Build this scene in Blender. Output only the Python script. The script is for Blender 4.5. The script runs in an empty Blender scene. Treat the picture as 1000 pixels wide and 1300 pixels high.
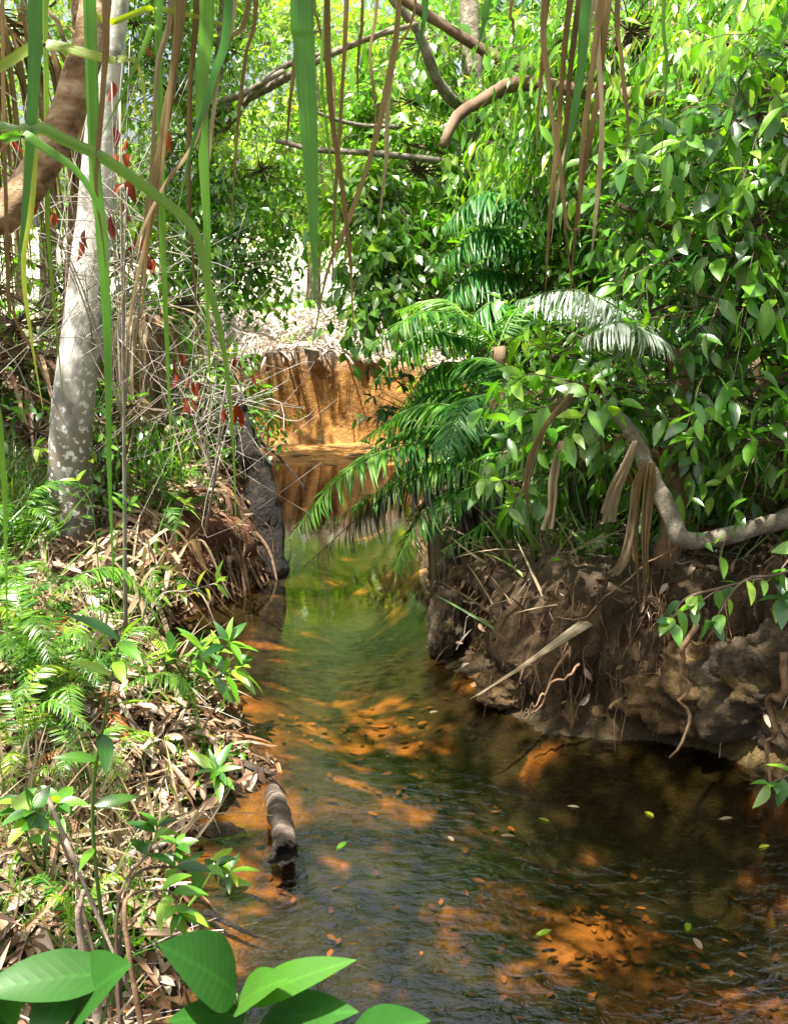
import bpy, math
import numpy as np
rng = np.random.default_rng(11)
R = math.radians
S = bpy.context.scene
C = S.collection

# ------------------------------------------------------------------ camera, sky, sun
F, EYE, PITCH = 1394.0, 2.0, R(12.9)
cam = bpy.data.objects.new("camera", bpy.data.cameras.new("camera")); C.objects.link(cam)
cam.location = (0, 0, EYE); cam.rotation_euler = (R(90) - PITCH, 0, 0)
cam.data.sensor_fit = 'VERTICAL'; cam.data.sensor_height = 24
cam.data.lens = 24 / (2 * 650 / F); cam.data.clip_end = 1500; cam.data.clip_start = .02
S.camera = cam
cam.data.dof.use_dof = True; cam.data.dof.focus_distance = 5.2; cam.data.dof.aperture_fstop = 11
SUN = np.array([-0.20, -0.20, 0.95]); SUN /= np.linalg.norm(SUN)
w = bpy.data.worlds.new("World"); S.world = w; w.use_nodes = True
nt = w.node_tree; bg = nt.nodes["Background"]
sk = nt.nodes.new("ShaderNodeTexSky"); sk.sky_type = 'NISHITA'; sk.sun_disc = False
sk.sun_elevation = math.asin(SUN[2]); sk.sun_rotation = math.atan2(SUN[0], SUN[1])
sk.air_density = 1.0; sk.dust_density = 6
hs = nt.nodes.new("ShaderNodeHueSaturation"); hs.inputs["Saturation"].default_value = .6   # thin white haze over the blue
nt.links.new(sk.outputs[0], hs.inputs["Color"]); nt.links.new(hs.outputs[0], bg.inputs[0]); bg.inputs[1].default_value = 0.08
sl = bpy.data.lights.new("sun", 'SUN'); sl.energy = 5; sl.angle = R(.55); sl.color = (1, .96, .88)
so = bpy.data.objects.new("sun", sl); C.objects.link(so)
so.rotation_euler = (math.acos(SUN[2]), 0, math.atan2(SUN[0], -SUN[1]))
S.view_settings.view_transform = 'Standard'; S.view_settings.look = 'None'
S.view_settings.exposure = 2.1; S.view_settings.gamma = 1
cy = S.cycles
cy.max_bounces = 8; cy.diffuse_bounces = 4; cy.glossy_bounces = 3; cy.transmission_bounces = 6
cy.transparent_max_bounces = 8; cy.use_denoising = True; cy.sample_clamp_indirect = 8
cy.caustics_reflective = False; cy.caustics_refractive = False

# ------------------------------------------------------------------ measuring: photo pixel -> place
cP, sP = math.cos(PITCH), math.sin(PITCH)
def ray(px, py):
    a, b = (px - 500) / F, (650 - py) / F
    return np.array([a, cP + b * sP, -sP + b * cP])
def at(px, py, Y):
    d = ray(px, py); t = Y / d[1]
    return np.array([0, 0, EYE]) + d * t
def on(px, py, z=0.0):
    d = ray(px, py); t = (z - EYE) / d[2]
    return np.array([0, 0, EYE]) + d * t
def mpp(Y): return Y / F / cP           # metres per photo pixel at a distance

# ------------------------------------------------------------------ numpy helpers
_T = rng.random((32, 32, 32))
def vn(p):
    p = np.asarray(p, float); i = np.floor(p).astype(int); f = p - i; f = f * f * (3 - 2 * f)
    i0 = i & 31; i1 = (i + 1) & 31
    x0, y0, z0 = i0[..., 0], i0[..., 1], i0[..., 2]; x1, y1, z1 = i1[..., 0], i1[..., 1], i1[..., 2]
    fx, fy, fz = f[..., 0], f[..., 1], f[..., 2]
    def L(a, b, t): return a + (b - a) * t
    return L(L(L(_T[x0, y0, z0], _T[x1, y0, z0], fx), L(_T[x0, y1, z0], _T[x1, y1, z0], fx), fy),
             L(L(_T[x0, y0, z1], _T[x1, y0, z1], fx), L(_T[x0, y1, z1], _T[x1, y1, z1], fx), fy), fz)
def fbm(p, o=4):
    s = 0; a = .5
    for k in range(o): s = s + a * (vn(p * 2.03 ** k + 7.3 * k) - .5); a *= .5
    return s * 2
def unit(v): return v / np.maximum(np.linalg.norm(v, axis=-1, keepdims=True), 1e-9)
def sstep(a, b, x): t = np.clip((x - a) / (b - a), 0, 1); return t * t * (3 - 2 * t)
def spline(pts, n=24):
    P = np.array(pts, float)
    if len(P) == 2: P = np.array([P[0], (P[0] + P[1]) / 2, P[1]])
    Q = np.vstack([2 * P[0] - P[1], P, 2 * P[-1] - P[-2]]); out = []
    m = len(P) - 1; k = max(2, n // m)
    for i in range(m):
        a, b, c, d = Q[i:i + 4]
        for t in np.linspace(0, 1, k, endpoint=(i == m - 1)):
            out.append(.5 * (2 * b + (c - a) * t + (2 * a - 5 * b + 4 * c - d) * t * t + (3 * b - a - 3 * c + d) * t ** 3))
    return np.array(out)

class MB:
    """collects geometry for ONE mesh"""
    def __init__(s): s.v = []; s.l = []; s.t = []; s.r = []; s.n = 0; s.c = []; s.u = []
    def add(s, v, loops, tot, rnd=0.5, col=None, uv=None):
        v = np.asarray(v, float).reshape(-1, 3)
        s.v.append(v); s.l.append(np.asarray(loops).ravel() + s.n); s.t.append(np.asarray(tot).ravel())
        s.r.append(np.broadcast_to(np.asarray(rnd, float), (len(v),)).copy()); s.n += len(v)
        if col is not None: s.c.append(col)
        s.u.append(np.zeros((len(v), 2)) if uv is None else uv)
    def build(s, name, mat, parent=None, smooth=True, col=None):
        v = np.vstack(s.v); l = np.concatenate(s.l).astype(np.int32); t = np.concatenate(s.t).astype(np.int32)
        me = bpy.data.meshes.new(name)
        o = bpy.data.objects.new(name, me); C.objects.link(o)
        if parent is not None:
            o.parent = parent; v = v - np.array(parent.location)
        me.vertices.add(len(v)); me.vertices.foreach_set("co", v.astype(np.float32).ravel())
        me.loops.add(len(l)); me.loops.foreach_set("vertex_index", l)
        me.polygons.add(len(t)); st = np.concatenate([[0], np.cumsum(t)[:-1]]).astype(np.int32)
        me.polygons.foreach_set("loop_start", st); me.polygons.foreach_set("loop_total", t)
        if smooth: me.polygons.foreach_set("use_smooth", np.ones(len(t), bool))
        a = me.attributes.new("rnd", 'FLOAT', 'POINT'); a.data.foreach_set("value", np.concatenate(s.r).astype(np.float32))
        uu = np.vstack(s.u)
        if uu.any():
            a = me.attributes.new("luv", 'FLOAT_VECTOR', 'POINT'); a.data.foreach_set("vector", np.hstack([uu, np.zeros((len(uu), 1))]).astype(np.float32).ravel())
        if s.c:
            cc = np.vstack(s.c); cc = np.hstack([cc, np.ones((len(cc), 1))])
            a = me.attributes.new("gcol", 'FLOAT_COLOR', 'POINT'); a.data.foreach_set("color", cc.astype(np.float32).ravel())
        me.materials.append(mat); me.update(calc_edges=True)
        return o

def prisms(mb, A, B, ra, rb, k=3, rnd=.5):
    A = np.atleast_2d(A); B = np.atleast_2d(B); n = len(A)
    if n == 0: return
    d = unit(B - A); h = np.where(np.abs(d[:, 2:3]) > .9, np.array([[1., 0, 0]]), np.array([[0, 0, 1.]]))
    x = unit(np.cross(d, h)); y = np.cross(d, x)
    ra = np.broadcast_to(ra, (n,)); rb = np.broadcast_to(rb, (n,))
    an = np.arange(k) * 2 * np.pi / k; c, s_ = np.cos(an), np.sin(an)
    ring = x[:, None] * c[None, :, None] + y[:, None] * s_[None, :, None]
    V = np.concatenate([A[:, None] + ring * ra[:, None, None], B[:, None] + ring * rb[:, None, None]], 1)
    f = np.array([[i, (i + 1) % k, k + (i + 1) % k, k + i] for i in range(k)])
    L = (f[None] + (np.arange(n) * 2 * k)[:, None, None])
    mb.add(V, L, np.full(n * k, 4), rnd)
def tube(mb, pts, rad, k=8, rough=0, rnd=.5, cap=True, seed=0):
    P = np.array(pts, float); n = len(P); rad = np.interp(np.linspace(0, 1, n), np.linspace(0, 1, len(np.atleast_1d(rad))), np.atleast_1d(rad))
    T = unit(np.gradient(P, axis=0)); h = np.array([1., 0, 0]) if abs(T[0, 2]) > .7 else np.array([0, 0, 1.])
    V = []; x = unit(np.cross(T[0], h))
    for i in range(n):
        x = unit(x - T[i] * np.dot(x, T[i])); y = np.cross(T[i], x)
        an = np.arange(k) * 2 * np.pi / k
        V.append(P[i] + rad[i] * (np.cos(an)[:, None] * x + np.sin(an)[:, None] * y))
    V = np.array(V)
    if rough:
        q = fbm(V.reshape(-1, 3) * (.9 / max(rad.mean(), .002)) + seed, 3).reshape(n, k)
        V = P[:, None] + (V - P[:, None]) * (1 + rough * q[..., None] * 2)
    L = []; 
    for i in range(n - 1):
        for j in range(k): L.append([i * k + j, i * k + (j + 1) % k, (i + 1) * k + (j + 1) % k, (i + 1) * k + j])
    L = list(np.array(L).ravel()); tot = [4] * ((n - 1) * k)
    if cap: L += list(range(k))[::-1] + list(range((n - 1) * k, n * k)); tot += [k, k]
    mb.add(V.reshape(-1, 3), L, tot, rnd)
def ribbon(mb, pts, wid, fold=.25, side=None, rnd=.5, twist=0.):
    """long strap leaf: V-folded strip along a curve"""
    P = np.array(pts, float); n = len(P); w_ = np.interp(np.linspace(0, 1, n), np.linspace(0, 1, len(wid)), wid)
    T = unit(np.gradient(P, axis=0)); s_ = np.array([1., 0, 0]) if side is None else np.array(side, float)
    s_ = unit(s_[None] - T * (T @ s_)[:, None]); nn = np.cross(s_, T)
    a = twist * np.linspace(0, 1, n)[:, None]; s2 = s_ * np.cos(a) + nn * np.sin(a); n2 = np.cross(s2, T)
    V = np.stack([P - s2 * w_[:, None] + n2 * (w_ * fold)[:, None], P, P + s2 * w_[:, None] + n2 * (w_ * fold)[:, None]], 1)
    L = []
    for i in range(n - 1):
        b = i * 3; L += [[b, b + 1, b + 4, b + 3], [b + 1, b + 2, b + 5, b + 4]]
    arc = np.linspace(0, 1, n) * 6; uvr = np.stack([np.tile([-1., 0, 1.], n), np.repeat(arc, 3) + 20], 1)
    mb.add(V.reshape(-1, 3), L, [4] * len(L), rnd, uv=uvr)

def tmpl(n=3, w=.2, curl=.25, fold=.25, peak=.45, pet=0.0, wave=0.):
    """unit leaf along +y: n stations between the ends -> verts, face loops, totals"""
    t = np.linspace(0, 1, n + 2)
    a = peak; wd = np.where(t < a, np.sin(t / a * np.pi / 2) ** .8, np.cos((t - a) / (1 - a) * np.pi / 2) ** .9) * w
    v = [[0, 0, 0]]
    for i in range(1, n + 1):
        z = -curl * t[i] ** 2; f = fold * wd[i] ; wv = wave * math.sin(i * 2.1)
        v += [[-wd[i], t[i], z + f + wv * w], [0, t[i], z], [wd[i], t[i], z + f - wv * w]]
    v += [[0, 1, -curl]]
    e = 3 * n + 1; L = [[0, 2, 1], [0, 3, 2]]; tt = [3, 3]
    for i in range(n - 1):
        b = 1 + 3 * i; L += [[b, b + 1, b + 4, b + 3], [b + 1, b + 2, b + 5, b + 4]]; tt += [4, 4]
    b = 1 + 3 * (n - 1); L += [[b, b + 1, e], [b + 1, b + 2, e]]; tt += [3, 3]
    L = [[a for a in q] for q in L]
    V = np.array(v, float); V[:, 1] += pet
    return V, np.array(sum(L, [])), np.array(tt)
def scatter(mb, T, pos, d, nrm, size, rnd=None, wscale=None):
    V, L, t = T; N = len(pos)
    if N == 0: return
    d = unit(d); x = unit(np.cross(d, nrm)); z = np.cross(x, d)
    size = np.broadcast_to(size, (N,)); ws = size if wscale is None else size * wscale
    P = pos[:, None] + V[None, :, 0:1] * (x * ws[:, None])[:, None] + V[None, :, 1:2] * (d * size[:, None])[:, None] + V[None, :, 2:3] * (z * size[:, None])[:, None]
    LL = L[None] + (np.arange(N) * len(V))[:, None]
    if rnd is None: rnd = rng.random(N)
    uv = V[:, :2] / np.array([max(np.abs(V[:, 0]).max(), 1e-6), 1.])
    mb.add(P, LL, np.tile(t, N), np.repeat(rnd, len(V)), uv=np.tile(uv, (N, 1)))

T_FAR = tmpl(1, .24, .22, .3, .42)
T_MID = tmpl(3, .21, .28, .3, .42)
T_NAR = tmpl(2, .13, .3, .3, .4)
T_BIG = tmpl(8, .24, .3, .28, .4, wave=.015)
T_BIGN = tmpl(7, .15, .3, .3, .4)
T_GRS = tmpl(4, .022, .75, .3, .2)
T_PIN = tmpl(4, .07, .25, .3, .25)

def rdir(n): return unit(rng.normal(size=(n, 3)))
def tree_parts(lf, tw, blobs, ntw, L, twl, lpt, T=T_FAR, droop=.35, hang=0.25, seed=0, rt=.0035, link=.3, sh=.45, gap=0.0):
    """twigs with leaves filling ellipsoid blobs; blobs = (centre, (rx,ry,rz), weight)"""
    wsum = sum(b[2] for b in blobs)
    for c, r, wt in blobs:
        n = max(3, int(ntw * wt / wsum)); c = np.array(c, float); r = np.array(r, float)
        u = rdir(n); q = rng.random(n) ** sh
        p = c + u * r * q[:, None]
        if gap:
            keep = fbm(p / max(r.min() * .55, .15) + seed, 2) > gap - .35; p = p[keep]; u = u[keep]; n = len(p)
            if n == 0: continue
        d = unit(u * .8 + rdir(n) * .7 + np.array([0, 0, .1])); ln = twl * (.6 + .8 * rng.random(n))
        m = rng.random(n) < link
        if m.any():
            mid = (c + p[m]) / 2 + rng.normal(size=(m.sum(), 3)) * .04 * r
            prisms(tw, np.repeat(c[None], m.sum(), 0), mid, rt * 2.2, rt * 1.6); prisms(tw, mid, p[m], rt * 1.6, rt)
        def cv(t): return p + d * (ln * t)[:, None] + np.array([0, 0, -1.]) * (ln * droop * t * t)[:, None]
        prev = cv(0)
        for k in range(1, 4):
            cur = cv(k / 3); prisms(tw, prev, cur, rt * (1.1 - .25 * k + .1), rt * (1 - .25 * k + .1)); prev = cur
        s0 = unit(np.cross(d, rdir(n))); tr_ = np.clip(.5 + 1.1 * fbm(p * 2.2 + seed, 2) + .35 * rng.normal(size=n), 0, 1); Lb = L * (.8 + .35 * rng.random()) * (.85 + .3 * rng.random(n))
        for k in range(lpt):
            t = (k + .6 + .3 * rng.random(n)) / lpt; pos = cv(t)
            tan = unit(d + np.array([0, 0, -1.]) * (2 * droop * t)[:, None])
            a = k * 2.4 + rng.random(n) * .6; o = np.cross(tan, s0)
            sd = s0 * np.cos(a)[:, None] + o * np.sin(a)[:, None]
            ld = unit(tan * .55 + sd * .85 + np.array([0, 0, -hang]) + rdir(n) * .15)
            nn = unit(np.array([0, 0, 1.]) + rdir(n) * .55 + tan * .3)
            scatter(lf, T, pos, ld, nn, Lb * (.6 + .7 * rng.random(n)), np.clip(.62 * tr_ + .38 * rng.random(n), 0, 1), wscale=.75 + .5 * rng.random(n))

# ------------------------------------------------------------------ materials
def M(name):
    m = bpy.data.materials.new(name); m.use_nodes = True; n = m.node_tree
    for x in list(n.nodes): n.nodes.remove(x)
    return m, n, n.nodes.new("ShaderNodeOutputMaterial")
def N(n, t, **k):
    x = n.nodes.new("ShaderNode" + t)
    for a, b in k.items(): setattr(x, a, b)
    return x
def ramp(n, cols, pos=None):
    r = N(n, "ValToRGB"); e = r.color_ramp.elements
    while len(e) < len(cols): e.new(.5)
    for i, c in enumerate(cols):
        e[i].position = pos[i] if pos else i / max(1, len(cols) - 1); e[i].color = (*c, 1)
    return r
def leafmat(name, cols, tr=.5, tcol=(1.15, 1.25, .35), gloss=.04, rough=.34, pos=None, strap=False):
    m, n, out = M(name); l = n.links.new
    at_ = N(n, "Attribute", attribute_name="rnd"); r = ramp(n, cols, pos); l(at_.outputs["Fac"], r.inputs[0])
    tc = N(n, "TexCoord"); nz = N(n, "TexNoise"); nz.inputs["Scale"].default_value = 14; nz.inputs["Detail"].default_value = 3
    l(tc.outputs["Object"], nz.inputs[0])
    mr = N(n, "MapRange"); mr.inputs[3].default_value = .7; mr.inputs[4].default_value = 1.3; l(nz.outputs[0], mr.inputs[0])
    lu = N(n, "Attribute", attribute_name="luv"); sp = N(n, "SeparateXYZ"); l(lu.outputs["Vector"], sp.inputs[0])
    def m_(op, a, b=None, c_=None):
        x = N(n, "Math", operation=op)
        for i, q in enumerate((a, b, c_)):
            if q is None: continue
            if isinstance(q, (int, float)): x.inputs[i].default_value = q
            else: l(q, x.inputs[i])
        return x.outputs[0]
    au = m_('ABSOLUTE', sp.outputs[0]); rib = m_('SUBTRACT', 1.0, m_('MULTIPLY', au, 9.0)); rib = m_('MAXIMUM', rib, 0.0)
    if strap:      # lengthwise ribs, yellow and brown streaks along the strap
        vn_ = N(n, "TexNoise"); vm = N(n, "Mapping"); vm.inputs["Scale"].default_value = (3.2, .22, 1); l(lu.outputs["Vector"], vm.inputs[0]); l(vm.outputs[0], vn_.inputs[0]); vn_.inputs["Scale"].default_value = 3; vn_.inputs["Detail"].default_value = 5
        vein = vn_.outputs[0]; sc = m_('MULTIPLY', mr.outputs[0], m_('MULTIPLY_ADD', vein, 2.2, -.1))
    else:
        ph = m_('MULTIPLY_ADD', sp.outputs[1], 75.0, m_('MULTIPLY', au, -16.0)); vein = m_('POWER', m_('ABSOLUTE', m_('SINE', m_('MULTIPLY', ph, .5))), 6.0)
        sc = m_('MULTIPLY', mr.outputs[0], m_('ADD', m_('MULTIPLY_ADD', vein, .06, .96), m_('MULTIPLY', rib, .3)))
    mul = N(n, "VectorMath", operation='SCALE'); l(r.outputs[0], mul.inputs[0]); l(sc, mul.inputs["Scale"])
    bp = N(n, "Bump"); bp.inputs["Strength"].default_value = .5 if strap else .07; bp.inputs["Distance"].default_value = .002; l(vein, bp.inputs["Height"])
    di = N(n, "BsdfDiffuse"); l(mul.outputs[0], di.inputs[0]); l(bp.outputs[0], di.inputs["Normal"])
    tm = N(n, "VectorMath", operation='MULTIPLY'); l(mul.outputs[0], tm.inputs[0]); tm.inputs[1].default_value = tuple(c * 1.6 for c in tcol)
    tl = N(n, "BsdfTranslucent"); l(tm.outputs[0], tl.inputs[0])
    mx = N(n, "MixShader"); mx.inputs[0].default_value = tr; l(di.outputs[0], mx.inputs[1]); l(tl.outputs[0], mx.inputs[2])
    gl = N(n, "BsdfGlossy"); gl.inputs["Roughness"].default_value = rough; gl.inputs[0].default_value = (1, 1, .92, 1); l(bp.outputs[0], gl.inputs["Normal"])
    fr = N(n, "LayerWeight"); fr.inputs[0].default_value = .3
    ma = N(n, "MapRange"); ma.inputs[3].default_value = gloss; ma.inputs[4].default_value = min(1, gloss * 4); l(fr.outputs["Fresnel"], ma.inputs[0])
    m2 = N(n, "MixShader"); l(ma.outputs[0], m2.inputs[0]); l(mx.outputs[0], m2.inputs[1]); l(gl.outputs[0], m2.inputs[2])
    l(m2.outputs[0], out.inputs[0]); return m
def solid(name, cols, scale=6, detail=6, rough=.85, bump=.5, bscale=None, stretch=(1, 1, 1), pos=None, attr=None, spec=.3, dist=.02, spots=None):
    m, n, out = M(name); l = n.links.new; b = N(n, "BsdfPrincipled")
    tc = N(n, "TexCoord"); mp = N(n, "Mapping"); mp.inputs["Scale"].default_value = stretch; l(tc.outputs["Object"], mp.inputs[0])
    nz = N(n, "TexNoise"); nz.inputs["Scale"].default_value = scale; nz.inputs["Detail"].default_value = detail; nz.inputs["Roughness"].default_value = .62
    l(mp.outputs[0], nz.inputs[0]); r = ramp(n, cols, pos or [.3 + .4 * i / max(1, len(cols) - 1) for i in range(len(cols))])
    l(nz.outputs[0], r.inputs[0]); col = r.outputs[0]
    if attr:
        a = N(n, "Attribute", attribute_name=attr)
        if attr == "rnd":
            mr = N(n, "MapRange"); mr.inputs[3].default_value = .6; mr.inputs[4].default_value = 1.5; l(a.outputs["Fac"], mr.inputs[0])
            v = N(n, "VectorMath", operation='SCALE'); l(col, v.inputs[0]); l(mr.outputs[0], v.inputs["Scale"])
        else:
            v = N(n, "VectorMath", operation='MULTIPLY'); l(col, v.inputs[0]); l(a.outputs["Color"], v.inputs[1])
        col = v.outputs[0]
    if spots:
        vo = N(n, "TexNoise"); vo.inputs["Scale"].default_value = spots[0]; vo.inputs["Detail"].default_value = 4; l(tc.outputs["Object"], vo.inputs[0])
        rr = ramp(n, [(0, 0, 0), (1, 1, 1)], [spots[1], spots[1] + .05]); l(vo.outputs[0], rr.inputs[0])
        mx = N(n, "Mix", data_type='RGBA'); l(rr.outputs[0], mx.inputs["Factor"]); l(col, mx.inputs["A"]); mx.inputs["B"].default_value = (*spots[2], 1); col = mx.outputs["Result"]
    l(col, b.inputs["Base Color"]); b.inputs["Roughness"].default_value = rough; b.inputs["Specular IOR Level"].default_value = spec
    nb = N(n, "TexNoise"); nb.inputs["Scale"].default_value = bscale or scale * 3; nb.inputs["Detail"].default_value = 8; nb.inputs["Roughness"].default_value = .7; l(mp.outputs[0], nb.inputs[0])
    bu = N(n, "Bump"); bu.inputs["Strength"].default_value = bump; bu.inputs["Distance"].default_value = dist; l(nb.outputs[0], bu.inputs["Height"])
    l(bu.outputs[0], b.inputs["Normal"]); l(b.outputs[0], out.inputs[0]); return m

G = {}
G['fresh'] = leafmat("fresh leaves", gloss=.06, rough=.28, cols= [(.018, .075, .008), (.06, .18, .010), (.12, .28, .016), (.26, .36, .03)], tr=.5)
G['dark'] = leafmat("dark leaves", [(.014, .06, .010), (.028, .10, .012), (.055, .16, .016), (.10, .22, .02)], .38)
G['bright'] = leafmat("bright small leaves", gloss=.07, rough=.26, cols=[(.022, .10, .010), (.08, .24, .012), (.17, .38, .02), (.34, .44, .035)], tr=.5)
G['shadegreen'] = leafmat("shaded green blade", gloss=.012, rough=.45, cols=[(.010, .050, .008), (.018, .075, .010), (.03, .10, .014)], tr=.25)  # darkened green: shade on the near leaves is put into their colour
G['glossy'] = leafmat("glossy broad leaves", [(.010, .055, .008), (.045, .16, .010), (.11, .28, .015), (.25, .40, .03)], .45, gloss=.06, rough=.33)
G['yellow'] = leafmat("yellow green leaves", [(.08, .20, .012), (.15, .29, .016), (.23, .35, .02), (.32, .3, .03)], .5)
G['fern'] = leafmat("fern green", [(.018, .09, .010), (.045, .16, .012), (.12, .25, .02)], .5, tcol=(1., 1.2, .4), gloss=.014, rough=.45)
G['fernlit'] = leafmat("sunlit fern green", [(.045, .14, .014), (.09, .21, .02), (.16, .27, .035)], .45)  # lighter copy of the fern green for fronds and grass in sun
G['fernteal'] = leafmat("blue green fern", [(.018, .10, .022), (.04, .16, .03), (.08, .22, .035)], .4, tcol=(.9, 1.15, .5), gloss=.025)
G['white'] = leafmat("sunlit white frond", [(.2, .3, .2), (.38, .46, .36), (.6, .62, .55)], .3, tcol=(.8, .9, .6), gloss=.2, rough=.35)  # white colour and sheen stand in for full sun on the fern
G['strap'] = leafmat("strap leaf green", [(.03, .13, .010), (.055, .19, .014), (.12, .26, .016)], .45, gloss=.03, rough=.38, strap=True)
G['dry'] = leafmat("dry strap", [(.09, .06, .025), (.16, .11, .045), (.23, .17, .08)], .25, tcol=(1, .85, .5), gloss=.008, rough=.5, strap=True)
G['ystrap'] = leafmat("yellowing strap", [(.08, .18, .012), (.15, .24, .015), (.25, .27, .02)], .45, gloss=.03, strap=True)
G['straw'] = leafmat("pale straw", [(.16, .12, .07), (.26, .2, .12), (.36, .3, .19)], .25, tcol=(1, .9, .6), gloss=.012, rough=.5, strap=True)
G['litter'] = leafmat("fallen leaves", [(.07, .038, .02), (.15, .085, .045), (.24, .16, .10), (.38, .30, .22), (.25, .09, .03)], .15, tcol=(1, .8, .5), gloss=.02, rough=.45)
G['red'] = leafmat("red dead leaf", [(.10, .012, .004), (.17, .024, .006), (.28, .05, .012)], .45, tcol=(1.2, .7, .4), gloss=.02)
G['rust'] = leafmat("rusty dead fern", [(.3, .09, .025), (.42, .16, .04), (.4, .24, .1)], .35, tcol=(1.2, .7, .4), gloss=.03)
G['black'] = leafmat("blackened frond", [(.012, .01, .008), (.02, .017, .012), (.04, .03, .02)], .1, gloss=.04)
G['bark'] = solid("brown bark", [(.05, .03, .017), (.15, .095, .055), (.24, .16, .1)], 5, stretch=(1, 1, .5), bump=.7, rough=.85, attr="rnd")
G['barkred'] = solid("red brown bark", [(.10, .06, .03), (.27, .165, .085), (.45, .34, .22)], 16, stretch=(1, 1, 1.6), bump=1, bscale=38, pos=[.36, .5, .64], dist=.014, attr="rnd")
G['barkgrey'] = solid("grey bark", [(.09, .07, .05), (.22, .185, .135), (.4, .36, .28)], 13, bump=1, bscale=34, dist=.025, attr="rnd")
G['twig'] = solid("twig bark", [(.07, .045, .03), (.13, .09, .06)], 8, attr="rnd", bump=.2)
G['twiggrey'] = solid("grey twig", [(.2, .17, .14), (.36, .32, .27)], 10, attr="rnd", bump=.2)
G['stem'] = solid("green stem", [(.06, .13, .02), (.12, .2, .04)], 10, rough=.5, bump=.1)
G['root'] = solid("root bark", [(.05, .028, .014), (.14, .08, .04), (.28, .19, .11)], 14, attr="rnd", bump=.4)
G['ochre'] = solid("ochre rock", [(.045, .03, .015), (.13, .08, .03), (.3, .19, .07)], 14, bump=1, dist=.05, bscale=30, rough=.8)
G['soilrock'] = solid("soil clod", [(.03, .02, .012), (.065, .045, .025), (.12, .08, .04)], 12, bump=1, dist=.05, bscale=26, rough=.85, spots=(5, .6, (.2, .14, .05)))
G['char'] = solid("charred wood", [(.006, .005, .004), (.022, .016, .012), (.08, .055, .035)], 16, bump=1, dist=.05, bscale=40, rough=.7)
G['log'] = solid("wet log bark", [(.02, .014, .010), (.07, .05, .036), (.2, .155, .12)], 6, bump=1, stretch=(1, 2.2, 1), bscale=26, pos=[.35, .55, .68], rough=.7)
G['deadwood'] = solid("dead wood", [(.1, .07, .05), (.26, .2, .15), (.4, .33, .26)], 7, bump=.7, attr="rnd")
# pale smooth trunk: white above, brown-grey towards the foot, lichen flecks
def palebark():
    m, n, out = M("pale trunk bark"); l = n.links.new; b = N(n, "BsdfPrincipled")
    tc = N(n, "TexCoord"); sx = N(n, "SeparateXYZ"); l(tc.outputs["Object"], sx.inputs[0])
    nz = N(n, "TexNoise"); nz.inputs["Scale"].default_value = 3; nz.inputs["Detail"].default_value = 8; nz.inputs["Roughness"].default_value = .65; l(tc.outputs["Object"], nz.inputs[0])
    ad = N(n, "Math", operation='MULTIPLY_ADD'); l(nz.outputs[0], ad.inputs[0]); ad.inputs[1].default_value = 1.1; l(sx.outputs[2], ad.inputs[2])
    mr = N(n, "MapRange"); mr.inputs[1].default_value = .95; mr.inputs[2].default_value = 1.9; l(ad.outputs[0], mr.inputs[0])
    r = ramp(n, [(.11, .085, .06), (.2, .17, .13), (.46, .435, .385)], [0, .4, 1]); l(mr.outputs[0], r.inputs[0])
    v = N(n, "TexNoise"); v.inputs["Scale"].default_value = 30; v.inputs["Detail"].default_value = 6; l(tc.outputs["Object"], v.inputs[0])
    rr = ramp(n, [(0, 0, 0), (1, 1, 1)], [.56, .62]); l(v.outputs[0], rr.inputs[0])
    mx = N(n, "Mix", data_type='RGBA'); l(rr.outputs[0], mx.inputs["Factor"]); l(r.outputs[0], mx.inputs["A"]); mx.inputs["B"].default_value = (.62, .62, .56, 1)
    v2 = N(n, "TexNoise"); v2.inputs["Scale"].default_value = 11; v2.inputs["Detail"].default_value = 7; mp = N(n, "Mapping"); mp.inputs["Scale"].default_value = (1, 1, .6); mp.inputs["Location"].default_value = (3, 4, 5)
    l(tc.outputs["Object"], mp.inputs[0]); l(mp.outputs[0], v2.inputs[0]); r2 = ramp(n, [(0, 0, 0), (1, 1, 1)], [.52, .62]); l(v2.outputs[0], r2.inputs[0])
    m3 = N(n, "Mix", data_type='RGBA'); l(r2.outputs[0], m3.inputs["Factor"]); l(mx.outputs["Result"], m3.inputs["A"]); m3.inputs["B"].default_value = (.16, .15, .13, 1)
    l(m3.outputs["Result"], b.inputs["Base Color"]); b.inputs["Roughness"].default_value = .75
    bu = N(n, "Bump"); bu.inputs["Strength"].default_value = .9; bu.inputs["Distance"].default_value = .012; l(v2.outputs[0], bu.inputs["Height"]); l(bu.outputs[0], b.inputs["Normal"])
    l(b.outputs[0], out.inputs[0]); return m
G['pale'] = palebark()

# ------------------------------------------------------------------ things
def tag(o, label=None, cat=None, group=None, kind=None):
    if label: o["label"] = label
    if cat: o["category"] = cat
    if group: o["group"] = group
    if kind: o["kind"] = kind
    return o
def thing(name, label, cat, loc, group=None):
    o = bpy.data.objects.new(name, None); o.empty_display_size = .1; C.objects.link(o); o.location = tuple(float(c) for c in loc)
    return tag(o, label, cat, group)

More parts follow.
